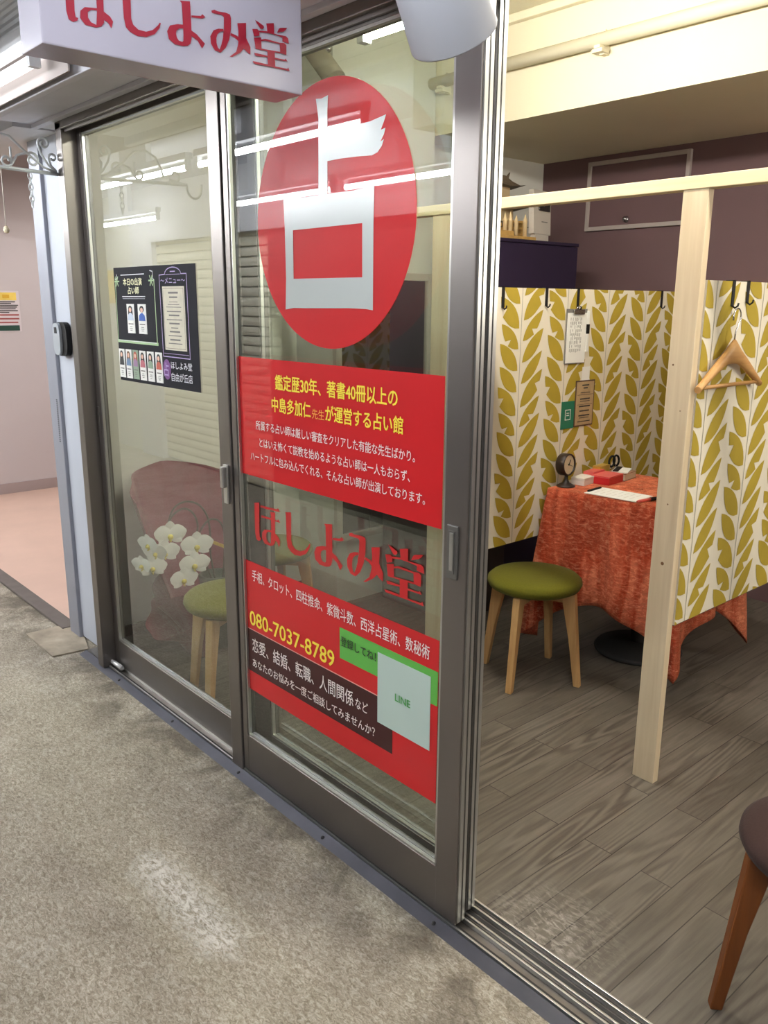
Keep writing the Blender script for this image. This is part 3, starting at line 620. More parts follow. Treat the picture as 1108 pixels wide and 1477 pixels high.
BX = -3.242
br = empty('scroll_bracket', (BX, 1.262, 1.94), 'white wrought iron scroll bracket projecting from the left end of the shopfront', 'bracket')
mb = MB(); mb.tube([(BX, 1.262, 1.945), (BX, .878, 1.955)], .0065, 10); mb.tube([(BX, .878, 1.955)]+[(BX, .845+.033*math.cos(a), 1.945-.04*math.sin(a)) for a in [k*PI/9 for k in range(10)]]+[(BX, .812, 1.962)], .005, 8)
mb.build('bar', MT['wirewhite'], br)
def spiral(cy, cz, r0, r1, a0, a1, n=26): return [(BX, cy+(r0+(r1-r0)*k/n)*math.cos(a0+(a1-a0)*k/n), cz+(r0+(r1-r0)*k/n)*math.sin(a0+(a1-a0)*k/n)) for k in range(n+1)]
mb = MB()
def scroll(pts): mb.tube(pts, .0042, 8)
scroll([(BX, 1.258, 1.953), (BX, 1.245, 1.96), (BX, 1.228, 1.975), (BX, 1.205, 2.01), (BX, 1.197, 2.04)]+spiral(1.218, 2.045, .021, .008, PI, -PI*1.3))
scroll([(BX, 1.256, 1.955), (BX, 1.238, 1.972), (BX, 1.232, 1.995)]+spiral(1.246, 2.0, .014, .006, PI, -PI*.9))
scroll([(BX, 1.255, 1.95), (BX, 1.21, 1.965), (BX, 1.15, 2.01), (BX, 1.10, 2.055), (BX, 1.05, 2.065), (BX, 1.01, 2.045), (BX, .985, 2.0), (BX, .98, 1.97)])
scroll(spiral(1.172, 1.985, .008, .024, -PI*1.6, PI*.5)[::1]+[(BX, 1.150, 2.005), (BX, 1.12, 1.995), (BX, 1.105, 1.97)]+spiral(1.083, 1.975, .022, .007, 0, -PI*2.1)[1:])
scroll([(BX, 1.10, 1.965), (BX, 1.10, 2.02)])
scroll(spiral(.93, 1.985, .008, .028, 0, PI*1.8)+[(BX, .895, 1.957)])
mb.build('scrollwork', MT['wirewhite'], br)
ch = MB(); zc = 1.938; k = 0
for k in range(6):
    z = 1.930-k*.019; pts = []
    for i in range(11):
        a = 2*PI*i/10; u_ = .0075*math.cos(a); w_ = (.014 if k else .012)*math.sin(a)
        pts.append((BX+(u_ if k % 2 else 0), 1.16+(0 if k % 2 else u_), z+w_))
    ch.tube(pts, .002, 6, False)
tag(ch.build('chain', MT['wirewhite']), 'short white chain dangling from the scroll bracket', 'chain')
pc = empty('pull_cord', (-4.0, 1.30, 1.79), 'thin pull cord with a round ivory ball end, left of the scroll bracket', 'cord')
mb = MB(); mb.tube([(-4.0, 1.31, 2.12), (-4.0, 1.308, 1.80)], .0022, 6); mb.build('cord', MT['cord'], pc)
mb = MB(); mb.lathe([(0, -.015), (.009, -.012), (.0135, 0), (.009, .012), (.003, .018), (0, .019)], (-4.0, 1.308, 1.797), n=18); mb.build('ball', MT['beadc'], pc)

rd = empty('card_reader', (-3.49, 1.335, 1.275), 'black and silver wall unit mounted on the white panel beside the shopfront', 'card reader')
mb = MB(); n = 20
def reader_prof(w, h, d): return [(-3.485+w*math.cos(t)*abs(math.cos(t))**-.4 if abs(math.cos(t)) > 1e-6 else -3.485, d, 1.345+h*math.sin(t)*(abs(math.sin(t))**-.4 if abs(math.sin(t)) > 1e-6 else 1)) for t in [2*PI*k/28 for k in range(28)]]
mb.prism(reader_prof(.060, .068, 1.335), (0, -.022, 0)); mb.build('body', MT['blackp'], rd)
mb = MB(); mb.prism([(x-.022, y, z) for x, y, z in reader_prof(.036, .064, 1.314)], (0, -.012, 0)); fc = mb.build('face_plate', MT['silver'], rd)
mb = MB(); mb.box(-3.520, -3.498, 1.2995, 1.303, 1.368, 1.392, .001); mb.build('lens', MT['black'], fc)

po = empty('wall_notice', (-6.85, 2.19, 1.26), 'notice with yellow heading and dark green foot on the mauve wall at far left', 'notice')
def yflat(name, m, y0, y1, z0, z1, x, parent, th=.002): mb = MB(); mb.box(x, x+th, y0, y1, z0, z1); return mb.build(name, MT[m], parent)
yflat('sheet', 'poster_w', 2.02, 2.283, 1.262, 1.565, -6.849, po)
yflat('heading', 'poster_y', 2.02, 2.262, 1.495, 1.553, -6.847, po, .001)
yflat('foot', 'poster_g', 2.02, 2.268, 1.268, 1.308, -6.847, po, .001)
def dashes(mb, rows, x, t=.002):
    for y0, y1, z, h in rows: mb.box(x, x+t, y0, y1, z-h/2, z+h/2)
    return mb
mb = MB(); dashes(mb, [(2.12, 2.25, 1.484, .008), (2.09, 2.22, 1.472, .007), (2.08, 2.27, 1.458, .007), (2.08, 2.26, 1.445, .008), (2.10, 2.25, 1.432, .007), (2.08, 2.265, 1.418, .008), (2.10, 2.20, 1.405, .007)], -6.8465, .001); mb.build('printed_lines', MT['ink_dark'], po)
mb = MB(); dashes(mb, [(2.05, 2.27, 1.386, .011), (2.06, 2.27, 1.358, .011), (2.08, 2.26, 1.330, .010)], -6.8465, .001); mb.build('printed_lines', MT['poster_r'], po)
mb = MB(); dashes(mb, [(2.06, 2.12, 1.524, .026)], -6.8455, .001); mb.build('printed_marks', MT['poster_o'], po); mb = MB(); dashes(mb, [(2.16, 2.21, 1.524, .026)], -6.8455, .001); mb.build('printed_marks', MT['poster_o'], po)
mb = MB(); mb.box(-8.72, -8.46, -1.13, -1.126, 1.47, 1.80); op = mb.build('pale_poster', MT['poster_y']); tag(op, 'pale yellow poster on the wall across the arcade, mirrored faintly in the left pane', 'poster')

rod = MB(); rod.tube([(-3.281, 1.302, .030), (-3.10, 1.3035, .030)], .0095, 14); rod.mat(MT['gap']); rod.tube([(-3.104, 1.3035, .030), (-3.098, 1.3035, .030)], .0068, 12)
rod.mats = [MT['chrome'], MT['gap']] if len(rod.mats) == 1 else rod.mats
tag(rod.build('door_stop_rod'), 'short shiny white rod lying on the door sill at the far left', 'rod')

# corridor fluorescent fixtures
def fixture(x0, x1, y, z, label, group=None, cat='lamp', tm='tube_cool'):
    r = empty('fluorescent_fixture', ((x0+x1)/2, y, z), label, cat, group)
    mb = MB(); mb.box(x0-.03, x1+.03, y-.025, y+.025, z+.045, z+.085, .004); mb.box((x0+x1)/2-.2, (x0+x1)/2+.2, y-.02, y+.02, z+.075, 2.50); mb.build('housing', MT['ivorylamp'], r)
    mb = MB(); mb.tube([(x0, y, z), (x1, y, z)], .0165, 14); mb.build('tube', MT[tm], r)
    for q in (x0-.022, x1):
        mb = MB(); mb.box(q, q+.022, y-.016, y+.016, z-.018, z+.046); mb.build('end_cap', MT['ivorylamp'], r)
    return r
G = 'fluorescent fixtures along the arcade ceiling, mirrored in the glass'
for a, b in ((-8.1, -6.55), (-6.38, -4.97), (-4.81, -3.19), (-1.3, .2), (.4, 1.9)): fixture(a, b, -.08, 2.30, 'fluorescent tube in the middle row of the arcade ceiling, mirrored in the shop glass', G)  # rightmost tube is unseen, added to light the arcade near the camera
for a, b in ((-8.4, -6.98), (-5.95, -4.45), (-4.31, -2.9)): fixture(a, b, -.88, 2.19, 'fluorescent tube over the shutter across the arcade, mirrored in the shop glass', G)
nf = fixture(-4.0, -2.60, .965, 2.15, 'lit fluorescent tube under a ribbed white cover at the top left, behind the box sign', tm='tube_near')
mb = MB(); mb.box(-4.05, -2.45, 1.005, 1.010, 2.105, 2.24); mb.build('reflector', MT['frame_mauve'], nf)
rows = []
for k in range(41):
    a = PI*(-.05+1.1*k/40); rr = .105+(.002 if k % 2 else -.002)
    rows.append([(x,   .945-.01-rr*math.cos(a), 2.225+rr*.9*math.sin(a)) for x in (-4.3, -2.62)])
mb = MB(); mb.grid(rows, False); solid(mb.build('ribbed_cover', MT['ivorylamp'], nf), .002)

# ------------------------------------------------------------------ booth
bf = empty('booth_frame', (-1.75, 2.256, 0), 'pale pine post and rail frame across the front of the wallpapered booth', 'partition')
mb = MB(); mb.box(-3.48, .42, 2.242, 2.284, 1.805, 1.840, .002); mb.build('top_rail', MT['pine_x'], bf)
for x0, x1 in ((-1.301, -1.226), (-2.285, -2.198), (.34, .415)):
    mb = MB(); mb.mat(MT['pine']).box(x0, x1, 2.244, 2.274, 0, 1.805, .002)
    if x0 == -1.301:
        mb.mat(MT['knot'])
        for kx_, kz, rr in ((-1.262, .735, .0055), (-1.262, .92, .0025), (-1.285, 1.33, .003), (-1.25, 1.20, .002)): mb.lathe([(0, .0006), (rr, .0005)], (kx_, 2.2442, kz), (0, -1, 0), 12)
    mb.build('post', None, bf)
def clip_poly(p, lo0, hi0, lo1, hi1):
    for ax_, lim, sgn in ((0, lo0, 1), (0, hi0, -1), (1, lo1, 1), (1, hi1, -1)):
        out = []
        for k in range(len(p)):
            a, b = p[k-1], p[k]; da = (a[ax_]-lim)*sgn; db = (b[ax_]-lim)*sgn
            if da >= 0: 
                if db >= 0: out.append(b)
                else: t = da/(da-db); out.append((a[0]+(b[0]-a[0])*t, a[1]+(b[1]-a[1])*t))
            elif db >= 0:
                t = da/(da-db); out.append((a[0]+(b[0]-a[0])*t, a[1]+(b[1]-a[1])*t)); out.append(b)
        p = out
        if len(p) < 3: return None
    return p
def leaf_outline(bx, bz, dx, dz, w, notch):
    """leaf from the stem end (bx,bz) to its tip, bellied on the lower side, with torn notches"""
    n = 9; L = math.hypot(dx, dz); ux, uz = dx/L, dz/L; px, pz = -uz, ux
    if px*dx < 0: px, pz = -px, -pz                     # outward (upper/outer) side
    a, b = [], []
    for k in range(n+1):
        t = k/n; c = .07*L*math.sin(PI*t)
        h = w*math.sin(PI*t**.9)**.85
        a.append((bx+dx*t+px*(c*.0+h*.55), bz+dz*t+pz*(h*.55)))
        b.append((bx+dx*t-px*(h*.45), bz+dz*t-pz*(h*.45)))
    if notch:
        k = 4 if notch == 1 else 6
        b, a = a, b; q = b[k]; c_ = (bx+dx*k/n, bz+dz*k/n)
        b[k] = (q[0]+(c_[0]-q[0])*.85-ux*.004, q[1]+(c_[1]-q[1])*.85-uz*.004)
        b[k-1] = (b[k-1][0]+px*.004+ux*.008, b[k-1][1]+pz*.004+uz*.008); a, b = b, a
    return [a[0]]+a[1:-1]+[a[-1]]+b[1:-1][::-1]
def wallpaper(mb, x, nx, y0, y1, z0, z1, stems, pitch_):
    for sy in stems:
        mb.mat(MT['stem']); q = clip_poly([(sy-.0014, z0), (sy+.0014, z0), (sy+.0014, z1), (sy-.0014, z1)], y0, y1, z0, z1)
        if q: mb.poly([(x+nx*.0008, a, b) for a, b in q])
        mb.mat(MT['leaf'])
        zb = z0-.25-((sy*7.3) % .08); k = 0
        for side in (-1, 1):
            zc = zb+(.03 if side > 0 else 0); k = int(sy*11) % 4
            while zc < z1:
                kind = k % 4
                dz = (.108, .098, .120, .104)[kind]*(1.24 if side > 0 else 1.0); dx = (.110, .104, .114, .108)[kind]*(1.14 if side > 0 else 1.0)
                ol = leaf_outline(sy+side*.013, zc, side*dx, dz, (.056, .050, .062, .052)[kind]*(1.02 if side > 0 else 1.18), (0, 1, 2, 0)[kind])
                q = clip_poly(ol, y0, y1, z0, z1)
                if q: mb.poly([(x+nx*.001, a, b) for a, b in q])
                zc += (.084, .080, .094, .084)[kind]; k += 1
    return mb
def panel(name, x0, x1, y0, y1, z0, z1, sides, label, ph):
    mb = MB(); mb.mat(MT['paper']).box(x0, x1, y0, y1, z0, z1)
    for f in mb.bm.faces: pass
    stems = [ph+k*.292 for k in range(-3, 9)]
    for nx in sides: wallpaper(mb, x1 if nx > 0 else x0, nx, y0, y1, z0, z1, stems, .292)
    mb.mat(MT['panel_edge']).box(x0+.001, x1-.001, y0+.001, y1-.001, z0-.003, z0+.0005)
    return tag(mb.build(name, weld=None), label, 'partition panel')
panel('wallpaper_panel', -2.186, -2.170, 2.286, 4.209, .528, 1.5575, (1, -1), 'leaf-patterned partition panel on the left of the table, with clipboard and menu card on it', 2.628)
panel('wallpaper_panel', -1.243, -1.227, 2.286, 4.209, .534, 1.5660, (1, -1), 'leaf-patterned partition panel right of the pine post, with the coat hanger on it', 2.345)
# black over-panel hooks
def hook(x, y, z, drop, sgn=1, th=.016):
    mb = MB(); w = .0075
    mb.box(x+sgn*.0015, x+sgn*.004, y-w, y+w, z-drop, z+.003); mb.box(x-sgn*(th+.004), x+sgn*.004, y-w, y+w, z+.0005, z+.003); mb.box(x-sgn*(th+.004), x-sgn*(th+.0015), y-w, y+w, z-.03, z+.003)
    mb.tube([(x+sgn*.003, y, z-drop), (x+sgn*.012, y, z-drop-.006), (x+sgn*.02, y, z-drop), (x+sgn*.022, y, z-drop+.008)], .0028, 8)
    return mb.build('panel_hook', MT['black'])
HG = 'black hooks over the panel tops'
tag(hook(-2.17, 2.511, 1.5575, .075), 'black hook on the left panel, nearest the door frame', 'hook', HG)
tag(hook(-2.17, 2.775, 1.5575, .068), 'black hook on the left panel, empty, just left of the clipboard', 'hook', HG)
tag(hook(-2.17, 2.985, 1.5575, .078), 'black hook on the left panel that holds the clipboard', 'hook', HG)
tag(hook(-2.17, 3.632, 1.5575, .072), 'black hook at the far end of the left panel, close to the pine post', 'hook', HG)
tag(hook(-1.227, 2.438, 1.566, .070), 'black hook on the right panel holding the wooden coat hanger', 'hook', HG)
tag(hook(-1.227, 2.528, 1.566, .060), 'empty black hook on the right panel, right of the hanger hook', 'hook', HG)
# clipboard
cb = empty('clipboard', (-2.168, 2.98, 1.25), 'clipboard with a handwritten white sheet hanging on the left panel', 'clipboard')
mb = MB(); mb.box(-2.1668, -2.163, 2.910, 3.050, 1.252, 1.478, .001); mb.build('board', MT['ink_grey'], cb)
mb = MB(); mb.box(-2.163, -2.1615, 2.914, 3.047, 1.256, 1.462); sh_ = mb.build('sheet', MT['cardw'], cb)
mb = MB()
random.seed(3)
for k in range(11):
    yy = 2.935+k*.0075
    for j in range(9):
        if random.random() < .75: mb.box(-2.1616, -2.1610, yy, yy+.0022, 1.435-j*.016-random.random()*.008, 1.443-j*.016)
mb.build('handwriting', MT['ink_grey'], sh_)
mb = MB(); mb.box(-2.1625, -2.153, 2.945, 3.020, 1.455, 1.476, .003); mb.tube([(-2.158, 2.965, 1.476), (-2.158, 2.975, 1.489), (-2.158, 2.99, 1.489), (-2.158, 3.0, 1.476)], .002, 6); mb.build('clip', MT['steel'], cb)
hm = MB(); hm.mat(MT['cardw']).box(-2.1665, -2.160, 3.048, 3.066, 1.30, 1.47, .002); hm.mat(MT['blackp']).box(-2.167, -2.1585, 3.046, 3.068, 1.375, 1.415, .002)
tag(hm.build('hanging_strap'), 'white strap with a black band hanging behind the right edge of the clipboard', 'strap')
nt = MB(); nt.box(-2.1688, -2.168, 3.047, 3.101, 1.176, 1.236); tag(nt.build('note_slip', MT['cardw']), 'small blank white slip on the wallpaper, above the brown menu card', 'paper slip')
mn = empty('wall_menu', (-2.168, 3.075, .98), 'brown parchment menu card with dark border on the left panel', 'menu card')
mb = MB(); mb.box(-2.1688, -2.1660, 3.006, 3.142, .979, 1.178); mb.build('card', MT['brown_edge'], mn)
mb = MB(); mb.box(-2.1662, -2.1655, 3.012, 3.136, .985, 1.172); mb.build('parchment', MT['brown_card'], mn)
mb = MB(); dashes(mb, [(3.05, 3.10, 1.157, .006), (3.06, 3.09, 1.145, .006), (3.04, 3.11, 1.125, .003), (3.02, 3.13, 1.116, .002), (3.04, 3.11, 1.098, .006), (3.04, 3.11, 1.088, .003), (3.035, 3.115, 1.066, .006), (3.02, 3.13, 1.074, .0015), (3.04, 3.11, 1.046, .006), (3.035, 3.115, 1.026, .006), (3.04, 3.11, 1.016, .003), (3.03, 3.12, 1.000, .004)], -2.1656, .0006); mb.build('printed_lines', MT['ink_dark'], mn)
gc = empty('green_card', (-2.168, 2.96, .977), 'small dark green card with a white square outline, left of the brown menu card', 'card')
mb = MB(); mb.box(-2.1688, -2.1662, 2.915, 3.003, .977, 1.094); mb.build('card', MT['dgreen'], gc)
mb = MB(); s_ = -2.1662
for y0, y1, z0, z1 in ((2.940, 2.978, 1.056, 1.059), (2.940, 2.978, 1.014, 1.017), (2.940, 2.943, 1.017, 1.056), (2.975, 2.978, 1.017, 1.056), (2.95, 2.968, 1.032, 1.036), (2.95, 2.968, 1.042, 1.045)): mb.box(s_, s_+.0006, y0, y1, z0, z1)
mb.build('printed_outline', MT['white_ink'], gc)
# coat hanger
hx = -1.205
ch_ = empty('coat_hanger', (hx, 2.438, 1.26), 'wooden coat hanger with wire hook hanging on the right wallpapered panel', 'coat hanger')
mb = MB(); mb.tube([(hx, 2.417+0, 1.455)]+[(hx, 2.438-.022*math.cos(a), 1.465+.024*math.sin(a)) for a in [k*PI*1.25/12 for k in range(13)]]+[(hx, 2.446, 1.435), (hx, 2.437, 1.42), (hx, 2.435, 1.395)], .0022, 8); mb.build('wire_hook', MT['steel'], ch_)
mb = MB(); prof = []
n = 14; tp, bt = [], []
for k in range(-n, n+1):
    t = k/n; a = abs(t); yy = 2.437+t*.187
    zc = 1.362-.100*a**1.15; h = .014*(1-a)+.011+.010*max(0, 1-a*5)
    tp.append((yy, zc+h+.006*(1-a))); bt.append((yy, zc-h+.002))
rows = []
for (yt, zt), (yb, zb_) in zip(tp, bt):
    d = .011; zm = (zt+zb_)/2; hh = (zt-zb_)/2
    rows.append([(hx+d*math.cos(a), yt, zm+hh*math.sin(a)) for a in [2*PI*i/12 for i in range(12)]])
vv = mb.grid(rows, True, True); mb.face(vv[0][::-1]); mb.face(vv[-1]); mb.build('shoulders', MT['hangerwood'], ch_)
mb = MB(); mb.tube([(hx, 2.262, 1.268), (hx, 2.612, 1.268)], .006, 10); mb.build('bar', MT['hangerwood'], ch_)

# ------------------------------------------------------------------ table, cloth and what lies on it
tb = empty('round_base_table', (-1.78, 3.12, 0), 'table under the orange cloth, standing on a round black base', 'table')
mb = MB(); mb.prism([(-2.12, 2.82, .71), (-1.565, 2.886, .71), (-1.565, 3.34, .71), (-2.12, 3.34, .71)], (0, 0, .026)); mb.build('tabletop', MT['darkwood'], tb)
mb = MB(); mb.lathe([(.035, .03), (.035, .705)], (-1.86, 3.16, 0), n=20); mb.build('column', MT['gap'], tb)
mb = MB(); mb.lathe([(0, .0), (.185, 0), (.19, .010), (.18, .022), (.06, .045), (.0, .048)], (-1.86, 3.16, 0), n=48); mb.build('base', MT['gap'], tb)
def cloth():
    x0, x1, y0, y1, zt = -2.136, -1.545, 2.796, 3.36, .738
    per = []; r = .02
    def corner(cx, cy, a0): 
        for k in range(9): a = a0+PI/2*k/8; per.append((cx+r*math.cos(a), cy+r*math.sin(a), math.cos(a), math.sin(a), 1-abs(k-4)/4.))
    def edge(ax, ay, bx, by, nx, ny, n):
        for k in range(1, n): t = k/n; per.append((ax+(bx-ax)*t, ay+(by-ay)*t, nx, ny, min(-1e-4, -1+2*abs(t-.5))))
    # start front-left corner, go counter-clockwise
    corner(x0+r, y0+r, PI); edge(x0+r, y0, x1-r, y0, 0, -1, 34)
    corner(x1-r, y0+r, 1.5*PI); edge(x1, y0+r, x1, y1-r, 1, 0, 26)
    corner(x1-r, y1-r, 0); edge(x1-r, y1, x0+r, y1, 0, 1, 30)
    corner(x0+r, y1-r, PI/2); edge(x0, y1-r, x0, y0+r, -1, 0, 26)
    N = len(per); skew = lambda x, y: (x, y+.115*(x-x0)*max(0, (y1-y)/(y1-y0)))
    rows = []; nz = 22
    for j in range(nz+1):
        row = []; t = j/nz
        for i, (x, y, nx, ny, c) in enumerate(per):
            s = i/N
            cz = max(0, c)                                        # 1 at the corner's middle, 0 along the sides
            near = c+1 if c < 0 else 1
            drop = .455+.13*near**2.2+.075*cz
            fold = math.sin(s*N*.42+1.1)*.5+math.sin(s*N*.23+.4)*.5
            out = (.004+t*(.018+.036*fold)+.055*cz*t*(1-.15*t)+.02*near**3*t) if nx > -.6 else t*.012
            if t < .06: out *= t/.06
            z = zt-drop*t
            if t == 0: z = zt
            px, py = skew(x, y)
            row.append((px+nx*out, py+ny*out, z+(.005 if j == 0 else 0)))
        rows.append(row)
    mb = MB(); inner = []
    for f in (.0, .35, .7, .96):
        row = []
        for i, (x, y, nx, ny, c) in enumerate(per):
            cx_, cy_ = (x0+x1)/2, (y0+y1)/2; px, py = skew(cx_+(x-cx_)*f, cy_+(y-cy_)*f); row.append((px, py, zt+.006+.0008*math.sin(i*.9+f*9)))
        inner.append(row)
    vv = mb.grid(inner+rows, True, True)
    o = mb.build('tablecloth', MT['velvet'], weld=True)
    return solid(o, .002)
tag(cloth(), 'orange crushed velvet tablecloth draped over the booth table', 'tablecloth')
TZ = .7455
ck = empty('desk_clock', (-2.098, 2.882, TZ), 'small black round clock on a flared foot, on the left corner of the orange cloth', 'clock')
mb = MB(); mb.lathe([(0, 0), (.038, 0), (.040, .004), (.032, .008), (.014, .018), (.008, .032), (.008, .05), (0, .05)], (-2.098, 2.882, TZ), n=32); mb.build('foot', MT['clockbody'], ck)
cc = Vector((-2.105, 2.882, TZ+.094)); ca = Vector((.99, .06, .05)).normalized()
mb = MB(); mb.lathe([(0, -.022), (.044, -.022), (.047, -.018), (.047, .018), (.044, .022), (.041, .020), (.041, .014)], cc, ca, 36); case = mb.build('case', MT['clockbody'], ck)
mb = MB(); mb.lathe([(0, .0145), (.0415, .014)], cc, ca, 36); mb.build('dial', MT['clockface'], ck)
mb = MB(); a_ = Z.cross(ca).normalized(); b_ = ca.cross(a_)
mb.tube([cc+ca*.017, cc+ca*.017+b_*.02+a_*.012], .0016, 6); mb.tube([cc+ca*.017, cc+ca*.017-b_*.01+a_*.026], .0012, 6); mb.lathe([(.004, .0145), (.004, .018), (0, .018)], cc, ca, 10); mb.build('hands', MT['black'], ck)
def obox(name, m, c, sx, sy, sz, rz, parent=None, bev=.0015):
    mb = MB(); mb.box(-sx/2, sx/2, -sy/2, sy/2, 0, sz, bev, Matrix.Translation(c) @ Matrix.Rotation(rz, 4, 'Z')); return mb.build(name, MT[m] if m else None, parent)
wb = empty('card_box', (-2.085, 2.985, TZ), 'white card box just right of the black clock', 'box')
obox('box', 'whitebox', (-2.085, 2.985, TZ), .062, .092, .022, .12, wb); obox('lid', 'whitebox', (-2.085, 2.985, TZ+.0225), .064, .094, .010, .12, wb)
rb = empty('red_case', (-2.035, 3.085, TZ), 'flat red box with pink lid between the white box and the book', 'box')
obox('box', 'redbox', (-2.035, 3.09, TZ), .088, .125, .030, .1, rb); obox('lid', 'redlid', (-2.035, 3.09, TZ+.0305), .086, .123, .006, .1, rb)
tag(obox('paper_packet', 'redlid', (-2.10, 3.085, TZ), .05, .10, .044, .1), 'low pink packet behind the red box', 'packet')
bk = empty('book', (-2.045, 3.215, TZ), 'thick pale book lying behind the red box', 'book')
obox('pages', 'pages', (-2.045, 3.215, TZ+.003), .085, .115, .026, .15, bk); obox('cover', 'bookc', (-2.045, 3.215, TZ), .09, .12, .003, .15, bk); obox('cover', 'bookc', (-2.045, 3.215, TZ+.0295), .09, .12, .003, .15, bk)
nb = empty('open_notebook', (-2.05, 3.215, TZ+.033), 'small white notebook with a black band lying on the book', 'notebook')
obox('pages', 'cardw', (-2.045, 3.215, TZ+.033), .07, .11, .006, .4, nb); mb = MB(); mb.box(-.012, .012, -.055, .055, 0, .003, .001, Matrix.Translation((-2.06, 3.205, TZ+.0395)) @ Matrix.Rotation(.4, 4, 'Z')); mb.build('band', MT['blackp'], nb)
tag(obox('orange_packet', 'goldtape', (-2.115, 3.16, TZ), .04, .085, .056, .1), 'orange yellow packet standing behind the red box', 'packet')
sc_ = empty('scissors', (-2.105, 3.235, TZ), 'scissors with dark oval handles standing behind the book', 'scissors')
mb = MB()
for dy, tl in ((0, .25), (.034, -.1)):
    cc_ = Vector((-2.105, 3.225+dy, TZ+.066)); d1_ = Vector((.0, math.sin(tl), math.cos(tl))); d2_ = Vector((.5, math.cos(tl)*.86, -math.sin(tl)))
    mb.tube([cc_+d1_*.024*math.sin(a)+d2_*.013*math.cos(a) for a in [2*PI*k/16 for k in range(17)]], .005, 8)
mb.build('handles', MT['blackp'], sc_)
mb = MB(); mb.tube([(-2.105, 3.225, TZ+.045), (-2.105, 3.245, TZ+.002)], [.005, .003], 8); mb.tube([(-2.105, 3.256, TZ+.045), (-2.105, 3.236, TZ+.002)], [.005, .003], 8); mb.build('blades', MT['steel'], sc_)
fm = empty('form_sheet', (-1.86, 2.90, TZ), 'white form sheet on a thin board lying at the front of the orange cloth', 'paper')
rq = Matrix.Translation((-1.855, 2.905, TZ+.002)) @ Matrix.Rotation(.08, 4, 'Z')
mb = MB(); mb.box(-.115, .115, -.072, .072, 0, .003, .001, rq); mb.build('board', MT['whitebox'], fm)
mb = MB(); mb.box(-.108, .112, -.069, .069, .0031, .0038, 0, rq); mb.build('sheet', MT['cardw'], fm)
mb = MB()
for k in range(7):
    for j in range(2): mb.box(-.08+k*.026, -.0785+k*.026, -.05+j*.055, -.01+j*.055, .0039, .0043, 0, rq)
mb.build('printed_lines', MT['plaque'], fm)
mb = MB(); mb.box(-.114, -.104, -.05, .05, .003, .010, .002, rq); mb.build('clip', MT['blackp'], fm)
pn = empty('marker_pen', (-1.715, 2.875, TZ), 'red marker pen with black cap lying right of the white form', 'pen')
p0, p1 = Vector((-1.722, 2.83, TZ+.010)), Vector((-1.700, 2.965, TZ+.010)); pm = p0.lerp(p1, .55)
mb = MB(); mb.tube([p0, p0.lerp(p1, .08), pm], [.003, .006, .006], 10); mb.build('barrel', MT['redlid'], pn); mb = MB(); mb.tube([pm, p1], .0072, 10); mb.build('cap', MT['blackp'], pn)

# ------------------------------------------------------------------ stools
def stool(seat_m, wood_m, label, name='round_stool'):
    r = empty(name, (0, 0, 0), label, 'stool', 'round upholstered stools')
    mb = MB(); mb.lathe([(0, .385), (.165, .385), (.182, .394), (.190, .410), (.188, .424), (.175, .436), (.14, .445), (.08, .449), (0, .450)], n=56); mb.build('seat', MT[seat_m], r)
    for k in range(4):
        a = k*PI/2; d = Vector((math.cos(a), math.sin(a), 0)); t = Vector((-math.sin(a), math.cos(a), 0)); mb = MB()
        def sec(rad, z, w, th): c = d*rad+Z*z; return [c-t*th/2-d*w/2, c+t*th/2-d*w/2, c+t*th/2+d*w/2, c-t*th/2+d*w/2]
        rows = [sec(.205, 0, .026, .026), sec(.178, .20, .036, .028), sec(.148, .385, .058, .030)]
        vs = mb.grid(rows, False, True); mb.face(vs[0][::-1]); mb.face(vs[-1]); o = mb.build('leg', MT[wood_m], r)
        bv = o.modifiers.new('bevel', 'BEVEL'); bv.width = .003; bv.segments = 2
    mb = MB()
    for a in (0, PI/2): mb.box(-.13, .13, -.012, .012, .345, .385, .002, Matrix.Rotation(a, 4, 'Z'))
    mb.build('apron', MT[wood_m], r)
    return r
s0 = stool('olive', 'oak', 'olive green round stool in front of the orange table')
s1 = dup(s0, 'olive green round stool behind the left glass pane, beside the white orchid')
s2 = dup(s0, 'olive green round stool seen through the shop name letters, by the left wall')
s0.location = (-2.010, 2.590, 0); s0.rotation_euler.z = math.radians(16)
s1.location = (-2.61, 1.555, 0); s1.rotation_euler.z = math.radians(207)
s2.location = (-3.06, 2.02, 0); s2.rotation_euler.z = math.radians(40)
s3 = stool('brownseat', 'teak', 'dark brown round stool with orange brown legs cut off by the right edge')
s3.location = (-.505, 1.70, 0); s3.rotation_euler.z = math.radians(222)

# ------------------------------------------------------------------ orchid in burgundy wrapping
wr = empty('orchid_wrapping', (-3.16, 1.78, 0), 'burgundy wrapping paper standing around the white orchid behind the left pane', 'wrapping paper')
def wrap_sheet(cx, cy, a0, a1, prof, jag, name, m, seed):
    rnd = random.Random(seed); rows = []; n = 26
    for t, rr, z in prof:
        row = []
        for k in range(n+1):
            a = a0+(a1-a0)*k/n; fold = math.sin(k*1.05+seed)*.007*t+math.sin(k*.37+seed)*.014*t
            zz = z+(jag(k/n) if t == 1 else jag(k/n)*t*t)
            row.append((cx+(rr+fold)*math.cos(a), cy+(rr+fold)*math.sin(a), zz))
        rows.append(row)
    mb = MB(); mb.grid(rows, False); return solid(mb.build(name, MT[m], wr), .0015)
wrap_sheet(-3.13, 1.74, math.radians(122), math.radians(262), [(0, .10, .0), (.3, .15, .16), (.6, .225, .40), (.85, .28, .60), (1, .315, .74)], lambda s: .06*math.sin(s*PI*1.1)-.05*abs(s-.45), 'back_sheet', 'wrap', 2)
